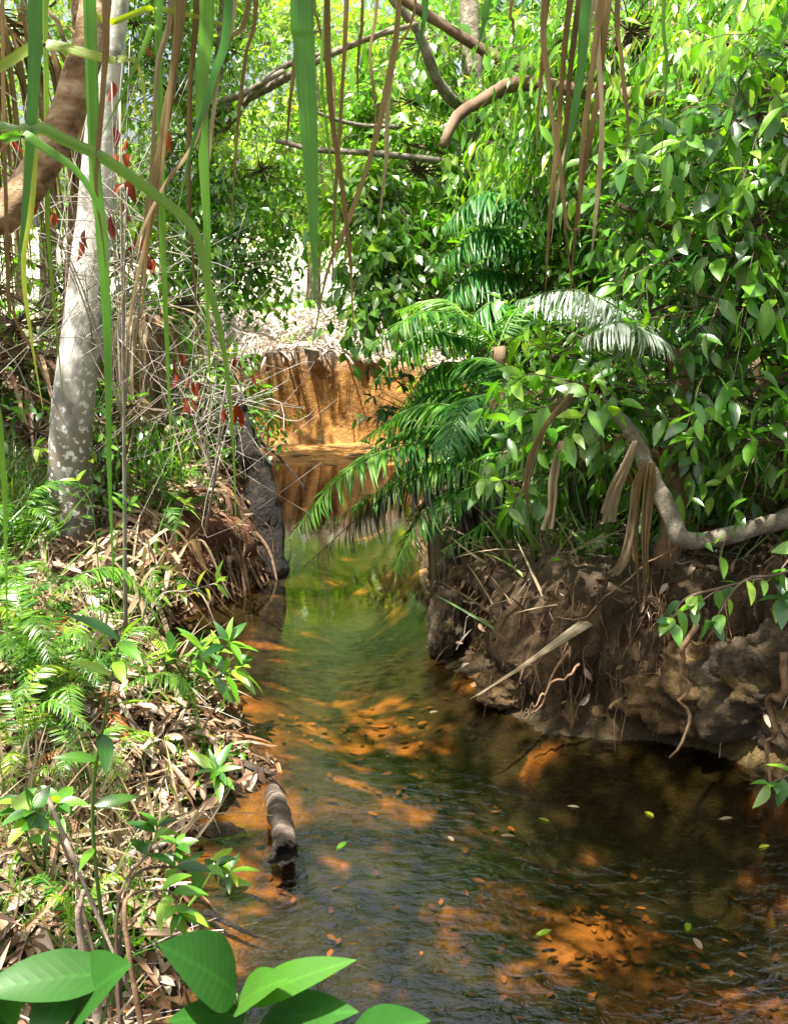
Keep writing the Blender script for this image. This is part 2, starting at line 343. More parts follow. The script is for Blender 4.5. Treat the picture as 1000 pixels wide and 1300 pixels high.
# ------------------------------------------------------------------ terrain
LE = [(240, 1290), (262, 1185), (225, 1120), (235, 1070), (262, 1040), (310, 1012), (348, 985), (312, 930), (300, 890), (255, 862), (215, 848), (205, 800), (255, 775), (325, 745), (357, 692), (328, 650), (308, 610), (292, 580)]
RE = [(430, 568), (515, 660), (530, 700), (540, 760), (555, 835), (620, 890), (700, 930), (880, 945), (1000, 985)]
poly = [(-.75, -9), (-.62, 1.2)] + [tuple(on(*p)[:2]) for p in LE] + [tuple(on(284, 564)[:2]), tuple(on(430, 564)[:2]), (1.2, 11.9), (3.5, 12.6), (9, 14), (9, 12), (4, 10.6), (1.6, 9.4)] \
    + [tuple(on(*p)[:2]) for p in RE[1:]] + [(2.6, 3.3), (3.3, 1.5), (3.7, -9)]
poly = np.array(poly)
def sdist(x, y):
    P = np.stack([x, y], -1); best = np.full(x.shape, 1e9); ins = np.zeros(x.shape, bool)
    A = poly; B = np.roll(poly, -1, 0)
    for a, b in zip(A, B):
        e = b - a; t = np.clip(((P - a) @ e) / (e @ e), 0, 1); dd = np.hypot(*(np.moveaxis(P - a - t[..., None] * e, -1, 0)))
        best = np.minimum(best, dd)
        c = ((a[1] > y) != (b[1] > y)) & (x < (b[0] - a[0]) * (y - a[1]) / (b[1] - a[1] + 1e-12) + a[0]); ins ^= c
    return np.where(ins, -best, best)
#        x     y    H    W   slope depth
CP = np.array([
    (-1.0, 1.5, .12, .5, .22, .10), (-.9, 3.2, .14, .5, .22, .06), (-.7, 4.3, .16, .3, .25, .05), (-1.0, 5.2, .25, .45, .3, .08),
    (-.9, 6.8, .62, .40, .16, .12), (-1.1, 8.3, .75, .30, .12, .15), (-1.7, 10.5, .7, .35, .08, .05),
    (-2.5, 12.1, .88, .13, .17, .02), (-.9, 12.2, .86, .13, .17, .015), (.5, 12.4, .75, .35, .15, .015), (4, 13.5, .8, .3, .1, .05),
    (3, 9.5, .6, .5, .06, .1), (.4, 8.3, .42, .5, .10, .22), (.3, 6.3, .50, .45, .12, .32), (1.0, 5.0, .62, .42, .10, .45), (1.9, 4.1, .75, .38, .10, .5),
    (3.4, 2.6, .7, .5, .1, .5), (.2, 2.5, .2, .4, .1, .30), (1.2, 2.3, .2, .4, .1, .26), (-.3, 5.0, .2, .4, .2, .12), (.0, 10.9, .5, .3, .1, .04)])
def fields(x, y):
    w_ = [1 / (((x - c[0]) * 1.3) ** 2 + (y - c[1]) ** 2 + .02) ** 2 for c in CP]; s_ = sum(w_)
    return [sum(a * c[k] for a, c in zip(w_, CP)) / s_ for k in (2, 3, 4, 5)]
def height(x, y, full=False):
    x = np.asarray(x, float); y = np.asarray(y, float); sd = sdist(x, y)
    p3 = np.stack([x, y, x * 0], -1)
    nearw = 1 - .85 * sstep(10.8, 11.6, y); sd = sd + .10 * nearw * fbm(p3 * 2.2, 3) * sstep(-.3, .1, sd) + .05 * nearw * fbm(p3 * 9, 3)
    H_, W_, sl_, dp = fields(x, y); H_ = H_ * (1 + .45 * fbm(p3 * 1.3 + 17, 3))
    sd = sd + .28 * fbm(p3 * 1.1 + 40, 2) * sstep(10.8, 12, y) * sstep(-.05, .1, sd)
    t = np.clip(sd / W_, 0, 1)
    out = H_ * (1 - (1 - t) ** 1.7) * sstep(0, .08, t + .02) + sl_ * 3.2 * (1 - np.exp(-np.maximum(sd - W_ * .6, 0) / 3.2))
    out = out + sstep(0.02, .5, sd) * (.10 * fbm(p3 * 1.6 + 5, 3) + .05 * fbm(p3 * 7, 4))
    far = sstep(18, 60, np.hypot(x, y)); out = out + far * 2 * (fbm(p3 * .03, 2) + .5) + sstep(60, 250, np.hypot(x, y)) * 6
    inn = -dp * sstep(0, .5, -sd) - .02 * sstep(0, .1, -sd) + .012 * fbm(p3 * 5, 3)
    h = np.where(sd > 0, out + .003, np.minimum(inn, -.003))
    bar = (y > 10.6) & (sd < 0); h = np.where(bar, -.03 + (.042 + .012 * fbm(p3 * 1.5 + 2, 3)) * sstep(10.65, 10.95, y + .25 * fbm(p3 * 1.2, 2)), h)
    return (h, sd, H_, W_) if full else h
def axis(lo, hi, st, far, g=1.22):
    a = list(np.arange(lo, hi, st)); s_ = st
    while a[-1] < far: s_ *= g; a.append(a[-1] + s_)
    s_ = st
    while a[0] > -far: s_ *= g; a.insert(0, a[0] - s_)
    return np.array(a)
xs = axis(-3.2, 3.6, .028, 400); ys = axis(1.6, 13.4, .032, 400)
X, Y = np.meshgrid(xs, ys)
Z, SD, HH, WW = height(X, Y, True)
V = np.stack([X, Y, Z], -1)
# lumpy, undercut bank faces: push sideways out of the slope
gy, gx = np.gradient(SD); gl_ = np.hypot(gx, gy) + 1e-9
face = sstep(-.02, .06, SD) * (1 - sstep(.45, .9, SD)) * sstep(0, 1, 3 - np.abs(X) / 2)
lump = fbm(V * np.array([3.5, 3.5, 5.]), 4) * .19 + np.abs(fbm(V * 8 + 3, 3)) * .09 + fbm(V * 19, 3) * .06 + fbm(V * 45, 2) * .03
V[..., 0] -= face * lump * gx / gl_ ; V[..., 1] -= face * lump * gy / gl_ * .8
cav = np.exp(-(((X - on(598, 850)[0] - .05) / .16) ** 2 + ((Y - on(598, 850)[1] - .1) / .22) ** 2)) * (1 - sstep(.22, .4, Z)) * (Z > 0) * .3; V[..., 0] += cav * .8; V[..., 1] += cav * .6
und = face * (1 - sstep(.05, .3, Z)) * .12 * (Z > 0) * (Y < 11) + (Y > 11) * (SD > 0) * (SD < .6) * (1 - sstep(.30, .80, Z)) * .10; V[..., 0] += und * gx / gl_; V[..., 1] += und * gy / gl_ * .7
c = lambda r_, g_, b_: np.array([r_, g_, b_])
n1 = fbm(V * 1.3, 4)[..., None]; n2 = fbm(V * 6 + 9, 4)[..., None]
fartop = sstep(11.6, 12.1, Y)[..., None] * (1 - sstep(15.5, 17.5, Y))[..., None]; top = (c(.13, .095, .055) * (1 - fartop) + c(.36, .29, .22) * fartop) * (1 + .5 * n1); fargr = sstep(16, 18, np.hypot(X, Y))[..., None]; top = top * (1 - fargr) + c(.42, .42, .27) * fargr; soil = c(.060, .036, .014) * (1 + .7 * n2); sand = c(.40, .19, .055) * (1 + .35 * n2); deep = c(.034, .034, .012)  # far bank top and far ground are paled to look sunlit
farw = sstep(11.2, 11.8, Y)[..., None]; och = c(.29, .135, .030) * (1 + .7 * n1 + .3 * n2)
leftroot = (sstep(5.8, 6.3, Y) * (1 - sstep(9.5, 10.5, Y)) * (X < -.3))[..., None]
soil = soil * (1 - farw) + och * farw; soil = soil * (1 - leftroot) + c(.17, .072, .035) * (1 + .6 * n2) * leftroot
k = sstep(.55, 1.25, SD / WW)[..., None]; col = soil * (1 - k) + top * k
blot = fbm(V * 2.3 + 31, 4); shal_lit = np.maximum(sstep(-.1, .1, -.45 - X - .3 * blot) * (Y < 4.3), sstep(10.2, 10.9, Y)); shal_lit = np.maximum(shal_lit, sstep(3.7, 4.0, Y) * (1 - sstep(4.7, 5.1, Y)) * sstep(.2, .6, -X - .6 * blot))
spot = sum(np.exp(-(((X - on(*q)[0]) / r_) ** 2 + ((Y - on(*q)[1]) / (r_ * .8)) ** 2)) for q, r_ in (((750, 1085), .3), ((940, 1200), .33), ((950, 1290), .4), ((780, 1245), .2), ((540, 985), .16), ((440, 905), .2), ((640, 1060), .12)))  # sun dapples on the bed, painted as patches of orange sand
fine_ = fbm(V * np.array([5, 9, 1]) + 3, 4); shal_lit = np.clip(shal_lit * sstep(-.25, .1, fine_ + .25 * (X < -.35)) + sstep(.35, .75, spot + 1.6 * fine_), 0, 1)[..., None]; bedc = deep * (1 + .5 * n2) * (1 - shal_lit) + sand * shal_lit
wet = np.maximum(1 - sstep(-.015, .004, Z), (SD < -.02) * 1.)[..., None]; col = col * (1 - wet) + bedc * wet
yel = sstep(.15, .35, n1[..., :] + .35 * n2) * (X[..., None] > 1.2) * (Y[..., None] < 6) * (SD[..., None] > 0) * (1 - k)
col = col * (1 - yel) + c(.15, .10, .03) * yel
col = np.clip(col, .01, .8)
ny, nx = X.shape; idx = np.arange(nx * ny).reshape(ny, nx)
Lq = np.stack([idx[:-1, :-1], idx[:-1, 1:], idx[1:, 1:], idx[1:, :-1]], -1).reshape(-1, 4)
G['ground'] = solid("forest soil", [(.55, .5, .45), (1.0, 1.0, 1.0), (1.5, 1.5, 1.5)], 9, detail=9, bump=1, bscale=22, dist=.06, attr="gcol", rough=.8)
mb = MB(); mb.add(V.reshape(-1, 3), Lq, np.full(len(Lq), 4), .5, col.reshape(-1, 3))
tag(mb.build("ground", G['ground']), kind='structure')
def gz(x, y): return float(height(np.array([x]), np.array([y]))[0])

# water
def watermat():
    m, n, out = M("tannin water"); l = n.links.new
    tc = N(n, "TexCoord"); mp = N(n, "Mapping"); mp.inputs["Scale"].default_value = (1, 1.5, 1); l(tc.outputs["Object"], mp.inputs[0])
    a = N(n, "TexNoise"); a.inputs["Scale"].default_value = 15; a.inputs["Detail"].default_value = 4; a.inputs["Roughness"].default_value = .55; a.inputs["Distortion"].default_value = .6; l(mp.outputs[0], a.inputs[0])
    sx = N(n, "SeparateXYZ"); l(tc.outputs["Object"], sx.inputs[0]); mr = N(n, "MapRange"); mr.inputs[1].default_value = 6.2; mr.inputs[2].default_value = 2.6; mr.inputs[3].default_value = .03; mr.inputs[4].default_value = .6
    l(sx.outputs[1], mr.inputs[0])
    bu = N(n, "Bump"); bu.inputs["Distance"].default_value = .022; l(a.outputs[0], bu.inputs["Height"]); 
    pn = N(n, "TexNoise"); pn.inputs["Scale"].default_value = 1.3; pn.inputs["Detail"].default_value = 2; l(tc.outputs["Object"], pn.inputs[0])
    pm = N(n, "MapRange"); pm.inputs[1].default_value = .35; pm.inputs[2].default_value = .62; pm.inputs[3].default_value = .25; pm.inputs[4].default_value = 1.25; l(pn.outputs[0], pm.inputs[0])
    mm = N(n, "Math", operation='MULTIPLY'); l(mr.outputs[0], mm.inputs[0]); l(pm.outputs[0], mm.inputs[1]); l(mm.outputs[0], bu.inputs["Strength"])
    tr = N(n, "BsdfTransparent"); tr.inputs[0].default_value = (.74, .62, .40, 1)
    gl = N(n, "BsdfGlossy"); gl.inputs["Roughness"].default_value = .015; gl.inputs[0].default_value = (1, 1, 1, 1); l(bu.outputs[0], gl.inputs["Normal"])
    fr = N(n, "Fresnel"); fr.inputs[0].default_value = 1.85; l(bu.outputs[0], fr.inputs["Normal"])
    mx = N(n, "MixShader"); l(fr.outputs[0], mx.inputs[0]); l(tr.outputs[0], mx.inputs[1]); l(gl.outputs[0], mx.inputs[2]); l(mx.outputs[0], out.inputs[0]); return m
mb = MB(); mb.add([(-3, -9.5, 0), (9.5, -9.5, 0), (9.5, 14.5, 0), (-3, 14.5, 0)], [0, 1, 2, 3], [4])
tag(mb.build("water", watermat(), smooth=False), kind='structure')

# ------------------------------------------------------------------ trees
def blob(px, py, Y, rx, ry, wt=1, ry_m=None):
    m = mpp(Y); return (at(px, py, Y), (rx * m, (ry_m or max(rx * m, ry * m) * .8), ry * m), wt)
def tree(name, label, cat, base, trunk, tr, blobs, leaf, bark, ntw, L, twl=.35, lpt=7, T=T_FAR, limbs=True, group=None, k=9, twm='twig', extra=(), rough=.12, **kw):
    """trunk: list of world points from the foot up; limbs grow from the trunk to every leaf mass"""
    t = thing(name, label, cat, base, group)
    tk = MB(); P = spline(trunk, 26); tube(tk, P, tr, k, rough=rough, seed=len(name)); tk.build("trunk", G[bark], t)
    if extra:
        for e in extra:
            b = MB(); tube(b, spline(e[0], 26), e[1], 8, rough=.18, rnd=e[2] if len(e) > 2 else .5); b.build("branch", G[e[3] if len(e) > 3 else bark], t)
    lf, tw = MB(), MB()
    if limbs:
        for c_, r_, w_ in blobs:
            c_ = np.array(c_); j = np.argmin(np.linalg.norm(P - c_, axis=1) + np.maximum(0, P[:, 2] - c_[2] + .2) * 1.5); s_ = P[j]
            mid = (s_ + c_) / 2 + rng.normal(size=3) * .12 * np.linalg.norm(c_ - s_) + np.array([0, 0, .1]); d_ = np.linalg.norm(c_ - s_)
            r0 = min(np.atleast_1d(tr).min() * .8, .012 + .014 * d_); tube(tw, spline([s_, mid, c_], 12), [r0, .006], 5, rough=.2)
    tree_parts(lf, tw, blobs, ntw, L, twl, lpt, T, **kw)
    if tw.n: tw.build("branches", G[twm], t)
    if lf.n: lf.build("crown", G[leaf], t)
    return t
def foot(px, Y, sink=.05):
    x = (px - 500) * mpp(Y); return np.array([x, Y, gz(x, Y) - sink])

# pale trunk on the left bank
b0 = foot(88, 6.0, .12)
up = [b0, at(90, 560, 6.0), at(105, 420, 6.0), at(121, 280, 6.0), at(132, 140, 6.0), at(147, 0, 6.0), at(165, -260, 6.1), at(150, -560, 6.3)]
blobs = [((-3.4, 5.9, 6.2), (.9, .9, .6), 1), ((-1.0, 7.7, 7.0), (.7, .7, .5), .6), ((-2.2, 7.4, 7.0), (1.1, 1.0, .8), 1), ((-3.2, 6.6, 6.6), (.9, .9, .7), 1)]
tree("pale_tree", "tall tree with smooth white trunk greying towards its foot on left bank", "tree", b0, up, [.135, .118, .11, .1, .085, .07, .06, .05], blobs, 'fresh', 'pale', 900, .11, .4, 7, k=20, rough=.03, gap=.2)

# brown curved stem close on the left, reaching over the frame
b0 = np.array([-2.3, 1.6, gz(-2.3, 1.6) - .1])
tree("leaning_tree", "curved stem with flaky brown bark sweeping up close to the camera", "tree", b0,
     [b0, (-1.9, 1.9, 1.1), at(-120, 345, 2.2), at(0, 275, 2.3), at(66, 190, 2.35), at(103, 90, 2.4), at(122, 0, 2.45), at(122, -160, 2.6), (-.6, 3.4, 3.9), (-.5, 4.2, 5.0)],
     [.075, .062, .044, .038, .036, .035, .034, .03, .028, .025],
     [((-.9, 4.6, 5.4), (.8, .8, .5), 1), ((-.1, 5.0, 5.7), (.8, .9, .5), 1)], 'fresh', 'barkred', 400, .11, .35, 7, k=18, rough=.09, gap=.2)

# slender brown trunk behind the pale tree
b0 = foot(72, 7.4)
tree("slender_brown_tree", "slender orange brown trunk standing just behind the white trunk", "tree", b0,
     [b0, at(88, 440, 7.4), at(98, 280, 7.5), at(106, 120, 7.6), at(96, -60, 7.6), at(80, -300, 7.8)], [.085, .075, .065, .06, .05, .04],
     [((-3.3, 8.6, 5.0), (1.0, .8, .8), 1), ((-2.3, 9.4, 5.6), (1.1, .8, .8), 1), ((-3.4, 9.8, 5.9), (1.0, .8, .8), 1)], 'fresh', 'barkred', 900, .11, .4, 7)

# leafy tree behind the left bank with pale limbs
b0 = foot(232, 9.8)
tree("small_leaved_tree", "bright small leaved tree with pale horizontal limbs behind the bank", "tree", b0,
     [b0, at(238, 420, 9.8), at(246, 330, 9.8), at(262, 200, 9.9), at(280, 60, 10), at(290, -80, 10)], [.09, .08, .07, .06, .05, .03],
     [blob(215, 110, 9.6, 60, 60), blob(290, 60, 10.4, 60, 55), blob(250, 190, 9.6, 60, 60), blob(330, 215, 9.8, 60, 60, 1.2), blob(300, 300, 9.6, 62, 50, 1.2),
      blob(220, 270, 9.8, 50, 55), blob(325, 345, 9.8, 34, 24, .35), blob(170, 30, 10, 60, 50, .8), blob(250, -40, 10, 70, 60, .7)],
     'bright', 'barkgrey', 2000, .088, .32, 8, gap=.3, link=.2,
     extra=[([at(262, 150, 9.9), at(340, 112, 9.4), at(400, 78, 9.0), at(470, 48, 8.8), at(530, 30, 8.6)], [.04, .02]),
            ([at(266, 190, 9.9), at(345, 95, 9.2), at(430, 62, 8.9), at(500, 35, 8.7)], [.03, .015]), ([at(230, 140, 9.8), at(300, 122, 9.3), at(360, 90, 9)], [.035, .02])])

# grey trunk in the middle with darker drooping crown
b0 = foot(612, 9.6)
tree("grey_trunk_tree", "dark leaved tree on grey trunk rising behind the big ferns", "tree", b0,
     [b0, at(613, 330, 9.6), at(610, 230, 9.6), at(604, 140, 9.6), at(598, 60, 9.6), at(590, -60, 9.7), at(575, -260, 9.9)], [.12, .11, .10, .095, .085, .07, .05],
     [blob(470, 260, 9.2, 55, 45, 1), blob(530, 215, 9.6, 70, 50, 1.2), blob(478, 335, 8.8, 34, 30, .5), blob(520, 330, 9.0, 60, 45, 1), blob(590, 280, 9.4, 50, 60, .8),
      blob(480, 385, 8.6, 36, 20, .3), blob(520, 130, 10, 70, 45, .9), blob(470, 180, 10, 35, 35, .4), blob(640, 200, 10, 60, 60, .7), blob(560, 50, 10, 90, 45, .9)],
     'fresh', 'barkgrey', 1400, .12, .3, 7, T=T_FAR, gap=.28, hang=.55, droop=.6,
     extra=[([at(605, 215, 9.6), at(560, 205, 9.3), at(480, 195, 9.1), at(400, 190, 9), at(350, 178, 9)], [.035, .018], .3),
            ([at(606, 200, 9.6), at(530, 165, 9.5), at(450, 158, 9.3), at(390, 138, 9.2)], [.028, .012], .2),
            ([at(600, 150, 9.6), at(560, 110, 9.2), at(530, 40, 9), at(490, -10, 8.9)], [.05, .03], .2)])

# the big broad-leaved tree leaning in from the right: crown over the right bank
b0 = np.array([3.0, 5.4, gz(3.0, 5.4) - .1])
rb = [blob(960, 150, 4.7, 70, 60, .7), blob(860, 215, 5.0, 60, 50, .7), blob(950, 290, 4.6, 70, 50, 1), blob(850, 320, 4.9, 70, 45, .9), 
      blob(930, 390, 4.6, 80, 45, 1), blob(820, 400, 5.0, 60, 40, .7), blob(960, 480, 4.4, 60, 45, 1), blob(900, 520, 4.6, 55, 40, .7), blob(700, 455, 5.2, 50, 22, .5), 
      blob(975, 560, 4.4, 45, 30, .5), blob(1040, 500, 4.5, 60, 100, .8), blob(1050, 300, 4.6, 60, 120, 1), blob(1000, 20, 4.9, 70, 50, .6)]
tree("broad_leaved_tree", "broad leaved tree with bright green crown hanging over right bank", "tree", b0,
     [b0, (2.9, 5.5, 1.0), (2.7, 5.6, 2.0), (2.4, 5.6, 3.2), (2.2, 5.8, 4.6), (2.2, 6.2, 5.6)], [.12, .11, .1, .09, .07, .05], rb, 'glossy', 'bark', 1050, .112, .34, 6, T=T_MID, gap=.42, droop=.4, hang=.3, rt=.0035, link=.4,
     extra=[([(2.6, 5.7, 2.5), at(940, 108, 6.4), at(850, 122, 6.7), at(790, 120, 7), at(720, 112, 7.2), at(655, 106, 7.3), at(618, 124, 7.3), at(580, 148, 7.2), at(562, 185, 7.1)], [.07, .06, .05, .05, .045, .03], .35),
            ([(2.5, 5.7, 3.0), at(800, 60, 7.4), at(720, 90, 7.8), at(640, 78, 8), at(560, 30, 8), at(480, -20, 8)], [.05, .05, .04, .03], .2),
            ([(2.8, 5.5, 1.5), at(960, 322, 4.8), at(880, 300, 4.9), at(800, 268, 5.0), at(750, 240, 5.2)], [.022, .02, .012, .006], .3)])
# tall tree with narrow hanging leaves, upper right
b0 = foot(880, 8.4)
tree("hanging_leaf_tree", "tall tree with long narrow hanging leaves filling the upper right", "tree", b0,
     [b0, at(870, 330, 8.4), at(850, 180, 8.3), at(840, 40, 8.3), at(850, -200, 8.2), at(860, -420, 8.3)], [.13, .12, .11, .1, .07, .05],
     [blob(700, 60, 7.6, 70, 60, .8), blob(800, 40, 7.2, 80, 60, 1), blob(920, 60, 6.6, 80, 70, 1), blob(760, 160, 7.8, 70, 55, .8), blob(870, 160, 7.4, 70, 60, .9), blob(970, 190, 6.8, 60, 70, .9), blob(690, 200, 8.4, 60, 60, .8), blob(800, 250, 8.2, 70, 50, .8),
      blob(1010, 60, 6.2, 70, 80, .8)],
     'bright', 'bark', 1900, .135, .35, 7, T=T_NAR, gap=.2, hang=.9, droop=.8)
b0 = foot(690, 8.9)
tree("bushy_tree", "bushy mid green tree between grey trunk and hanging foliage", "tree", b0,
     [b0, at(690, 330, 8.9), at(700, 200, 9), at(690, 60, 9)], [.06, .05, .04, .03],
     [blob(680, 300, 8.8, 60, 50), blob(740, 240, 9, 60, 50), blob(660, 150, 9.4, 60, 60), blob(740, 350, 8.2, 60, 40), blob(830, 340, 8, 60, 50), blob(920, 350, 8, 70, 60), blob(740, 60, 9.8, 70, 60)], 'fresh', 'bark', 1200, .12, .32, 7, gap=.25)

# forest behind
far = [
 ("slim tree with bright yellow green crown beyond left bank", -4.2, 13.5, 'yellow', .12), ("dense tree with mid green crown behind the left bushes", -6.5, 12.0, 'fresh', .11),
 ("sunlit tree straight above the orange cut bank", -1.4, 19.5, 'yellow', .14), ("dark crowned tree behind the grey trunk", 1.6, 15.5, 'dark', .12),
 ("tall bright tree behind the drooping ferns", 3.6, 14.5, 'fresh', .13), ("wide green tree behind hanging foliage on right", 6.4, 12.5, 'fresh', .12),
 ("thin trunked tree far back at stream bend", .6, 20.5, 'yellow', .14), ("distant pale green tree left of the stream bend", -4.0, 19.5, 'fresh', .14),
 ("distant tree with full crown behind right thicket", 5.0, 20.0, 'yellow', .14), ("sparse tree in the far gap above the cut bank", -1.9, 25.5, 'yellow', .16), ("sparse slender tree far back right of the gap", .3, 27, 'fresh', .17), ("farthest hazy green tree left of centre", -7.5, 22.5, 'fresh', .16),
 ("farthest tall tree right of centre", 9.0, 21.5, 'fresh', .16)]
for i, (lab, x, y, lm, L) in enumerate(far):
    b0 = np.array([x, y, gz(x, y) - .1]); hh = 5.6 + 1.2 * rng.random() + (y - 12) * .25
    bl = []
    for k in range(13):
        a = rng.random() * 6.28; zz = .16 + .84 * (k + .5) / 13; rr = 1.5 * math.sin(min(1, zz * 1.15) * 2.7) ** .5 * (.5 + .6 * rng.random()) * (1 + (y - 12) * .03)
        bl.append((b0 + np.array([rr * math.cos(a), rr * math.sin(a), hh * zz]), (.85, .85, .55), 1))
    if i == 6: bl = [b for b in bl if b[0][2] > 2.4]
    def keep(p):
        az, sl_ = p[0] / p[1], p[2] / (p[1] - 5)
        return not (-.125 < az < .055 and sl_ > .30 and (p[2] - 2.5) / p[1] > .22)
    bl = [b for b in bl if keep(b[0])] or bl[:2]
    tree("forest_tree", lab, "tree", b0, [b0, b0 + np.array([.1, 0, hh * .35]), b0 + np.array([-.1, .1, hh * .7]), b0 + np.array([0, 0, hh])], [.11, .09, .06, .03], bl, lm, ['barkgrey', 'bark'][i % 2],
         1150, L * 1.05, .45, 7, gap=.2, group="trees of the forest behind the stream")

# unseen canopy trees, crowns placed to shade the stream and darken its reflections
canopy = [
 ("unseen tall tree on left bank, limbs placed to shade the stream", (-4.6, 1.5), [(-2.7, 2.7, 5.7, .45), (-2.3, 3.9, 6.0, .35), (-.9, 1.9, 5.4, .7), (-.4, 1.1, 5.2, .6), (-.9, 2.8, 5.7, .5), (-.3, 2.2, 5.4, .8), (.5, 2.9, 5.5, .8), (.1, 3.6, 5.8, .8), (.9, 3.7, 5.6, .6), (-.6, 3.2, 6.0, .5), (.9, 2.0, 5.3, .7), (.0, 1.1, 5.2, .7), (-1.5, 5.0, 6.0, .5)], 'fresh'),
 ("unseen tree beside the camera, branches placed to shade right water", (4.6, .8), [(1.2, .9, 5.2, .8), (1.6, 1.9, 5.6, .6), (2.3, 2.6, 6.4, .5), (1.7, .0, 5.6, .8)], 'dark'),
 ("high crowned tree behind the right thicket", (5.2, 10.0), [(2.8, 10.6, 6.4, 1.2), (3.8, 9.6, 6.0, 1.2), (4.2, 11.2, 5.4, 1.3), (2.7, 10.4, 5.0, 1.0), (2.5, 11.8, 4.6, .9), (3.4, 12, 6.4, 1.3), (2.6, 9.2, 7.2, 1.0)], 'dark'),
 ("high crowned tree above the left thicket", (-5.0, 9.5), [(-2.4, 10.4, 5.2, 1.0), (-3.6, 10.4, 5.6, 1.2), (-1.9, 9.6, 6.2, .8), (-4.3, 12, 6.4, 1.3), (-3.4, 12.6, 6.8, 1.0)], 'fresh'),
 ("spreading tree on left bank beside the camera", (-4.8, 4.5), [(-3.6, 5.4, 6.4, .8), (-2.9, 8.0, 7.2, .7), (-2.0, 7.6, 7.4, .4), (-4.0, 4.2, 6, .9)], 'fresh')]
for lab, (x, y), bl, lm in canopy:
    b0 = np.array([x, y, gz(x, y) - .1]); m_ = np.mean([b[:3] for b in bl], 0)
    tree("canopy_tree", lab, "tree", b0, [b0, (x, y, 2.2), (x * .9, y, 4.0), (.5 * x + .5 * m_[0], .5 * y + .5 * m_[1], 5.2), (m_[0], m_[1], m_[2] + .4)], [.17, .15, .12, .09, .04],
         [(b[:3], (b[3], b[3], b[3] * .5), b[3] ** 2) for b in bl], lm, 'bark', (1000 if len(bl) > 5 else 700) if y > 5 else 700, .13, .42, 7, gap=.2, group="unseen trees with crowns placed to shade the stream")

# ------------------------------------------------------------------ ferns
def frond(lf, st, pts, pin, n=36, pw=1., droop=.5, T=T_PIN, thick=.006, up=(0, 0, 1), start=.12, rag=.0):
    """one pinnate frond along a curve: midrib into st, leaflets into lf"""
    P = spline(pts, 40); tube(st, P, [thick, thick * .35], 5, cap=False)
    t = start + (1 - start) * np.sort(np.clip((np.arange(n) + .5 + .5 * rng.normal(size=n)) / n, 0, .999)); ii = t * (len(P) - 1); k = np.minimum(ii.astype(int), len(P) - 2)
    pos = P[k] + (P[k + 1] - P[k]) * (ii - k)[:, None]; tan = unit(P[k + 1] - P[k])
    u = np.array(up, float); sd = unit(np.cross(tan, u)); nn = np.cross(sd, tan)
    prof = np.sin(np.clip((t - start) / (1 - start) * .93 + .07, 0, 1) * np.pi) ** .55
    for s_ in (-1, 1):
        m = rng.random(n) > rag; q = m.sum()
        d = unit(sd * s_ * .85 + tan * (.25 + .5 * t[:, None] ** 2) + np.array([0, 0, -droop]) * (.7 + .5 * rng.random((n, 1))) + rng.normal(size=(n, 3)) * .12)
        scatter(lf, T, pos[m], d[m], unit(nn[m] + rng.normal(size=(q, 3)) * .15), pin * prof[m] * (.85 + .25 * rng.random(q)), wscale=pw)
def fern_px(label, centre, fronds, mat, pin, Yc, group=None, name="fern", n=38, pw=1., droop=.5, cat="fern", base=None):
    """large fern: crown at a place, each frond follows its own arc"""
    c = at(*centre, Yc); base = np.array([c[0], c[1], gz(c[0], c[1]) - .03]) if base is None else base
    t = thing(name, label, cat, base, group)
    st = MB(); tube(st, spline([base, (base + c) / 2 + np.array([.03, .02, 0]), c], 14), [.06, .05, .045], 9, rough=.3); st.build("stem", G['bark'], t)
    for f in fronds:
        pts = [c] + [at(p[0], p[1], p[2] if len(p) > 2 else Yc) for p in f[0]]; mt = f[1] if len(f) > 1 else mat
        a, b = MB(), MB(); frond(a, b, pts, f[2] if len(f) > 2 else pin, n, pw, f[3] if len(f) > 3 else droop, rag=.25 if mt == 'black' else .03)
        o = a.build("frond", G[mt], t); q = b.build("midrib", G['stem'] if mt != 'black' else G['char'], None); q.parent = o; q.location = (0, 0, 0)
        for v in q.data.vertices: v.co -= base_vec(base)
    return t
from mathutils import Vector
def base_vec(b): return Vector((float(b[0]), float(b[1]), float(b[2])))

fern_px("large dark green fern arching over the water from the right bank", (660, 535), [
    ([(560, 555, 6.05), (450, 590, 5.85), (362, 690, 5.65)],), ([(600, 520, 6.05), (530, 515, 6.05), (455, 560, 6.05)],), ([(600, 500, 6.45), (540, 500, 6.55), (480, 545, 6.65)],),
    ([(590, 580, 6.05), (500, 620, 5.85), (385, 720, 5.75)], 'black', .26, 1.4), ([(610, 570, 6.05), (520, 600, 5.95), (410, 668, 5.85)],), ([(600, 610, 5.95), (545, 640, 5.85), (495, 730, 5.75)],),
    ([(640, 610, 5.85), (590, 650, 5.75), (545, 760, 5.65)], 'black', .26, 1.6), ([(690, 590, 5.85), (650, 640, 5.65), (560, 700, 5.55)],), ([(640, 500, 5.85), (590, 515, 5.65), (560, 580, 5.45)], 'fernteal'),
    ([(620, 545, 6.2), (540, 570, 6.1), (470, 640, 6.0)],), ([(640, 470, 6.4), (600, 455, 6.5), (545, 480, 6.6)],), ([(600, 545, 6.2), (520, 545, 6.2), (430, 600, 6.1)],), ([(640, 590, 6.0), (600, 620, 5.9), (565, 690, 5.8)],), ([(700, 500, 6.05), (730, 500, 5.85), (770, 560, 5.65)],), ([(630, 480, 6.85), (590, 470, 7.05), (530, 500, 7.25)],)], 'fern', .235, 6.25, n=84, droop=.32, pw=.6)
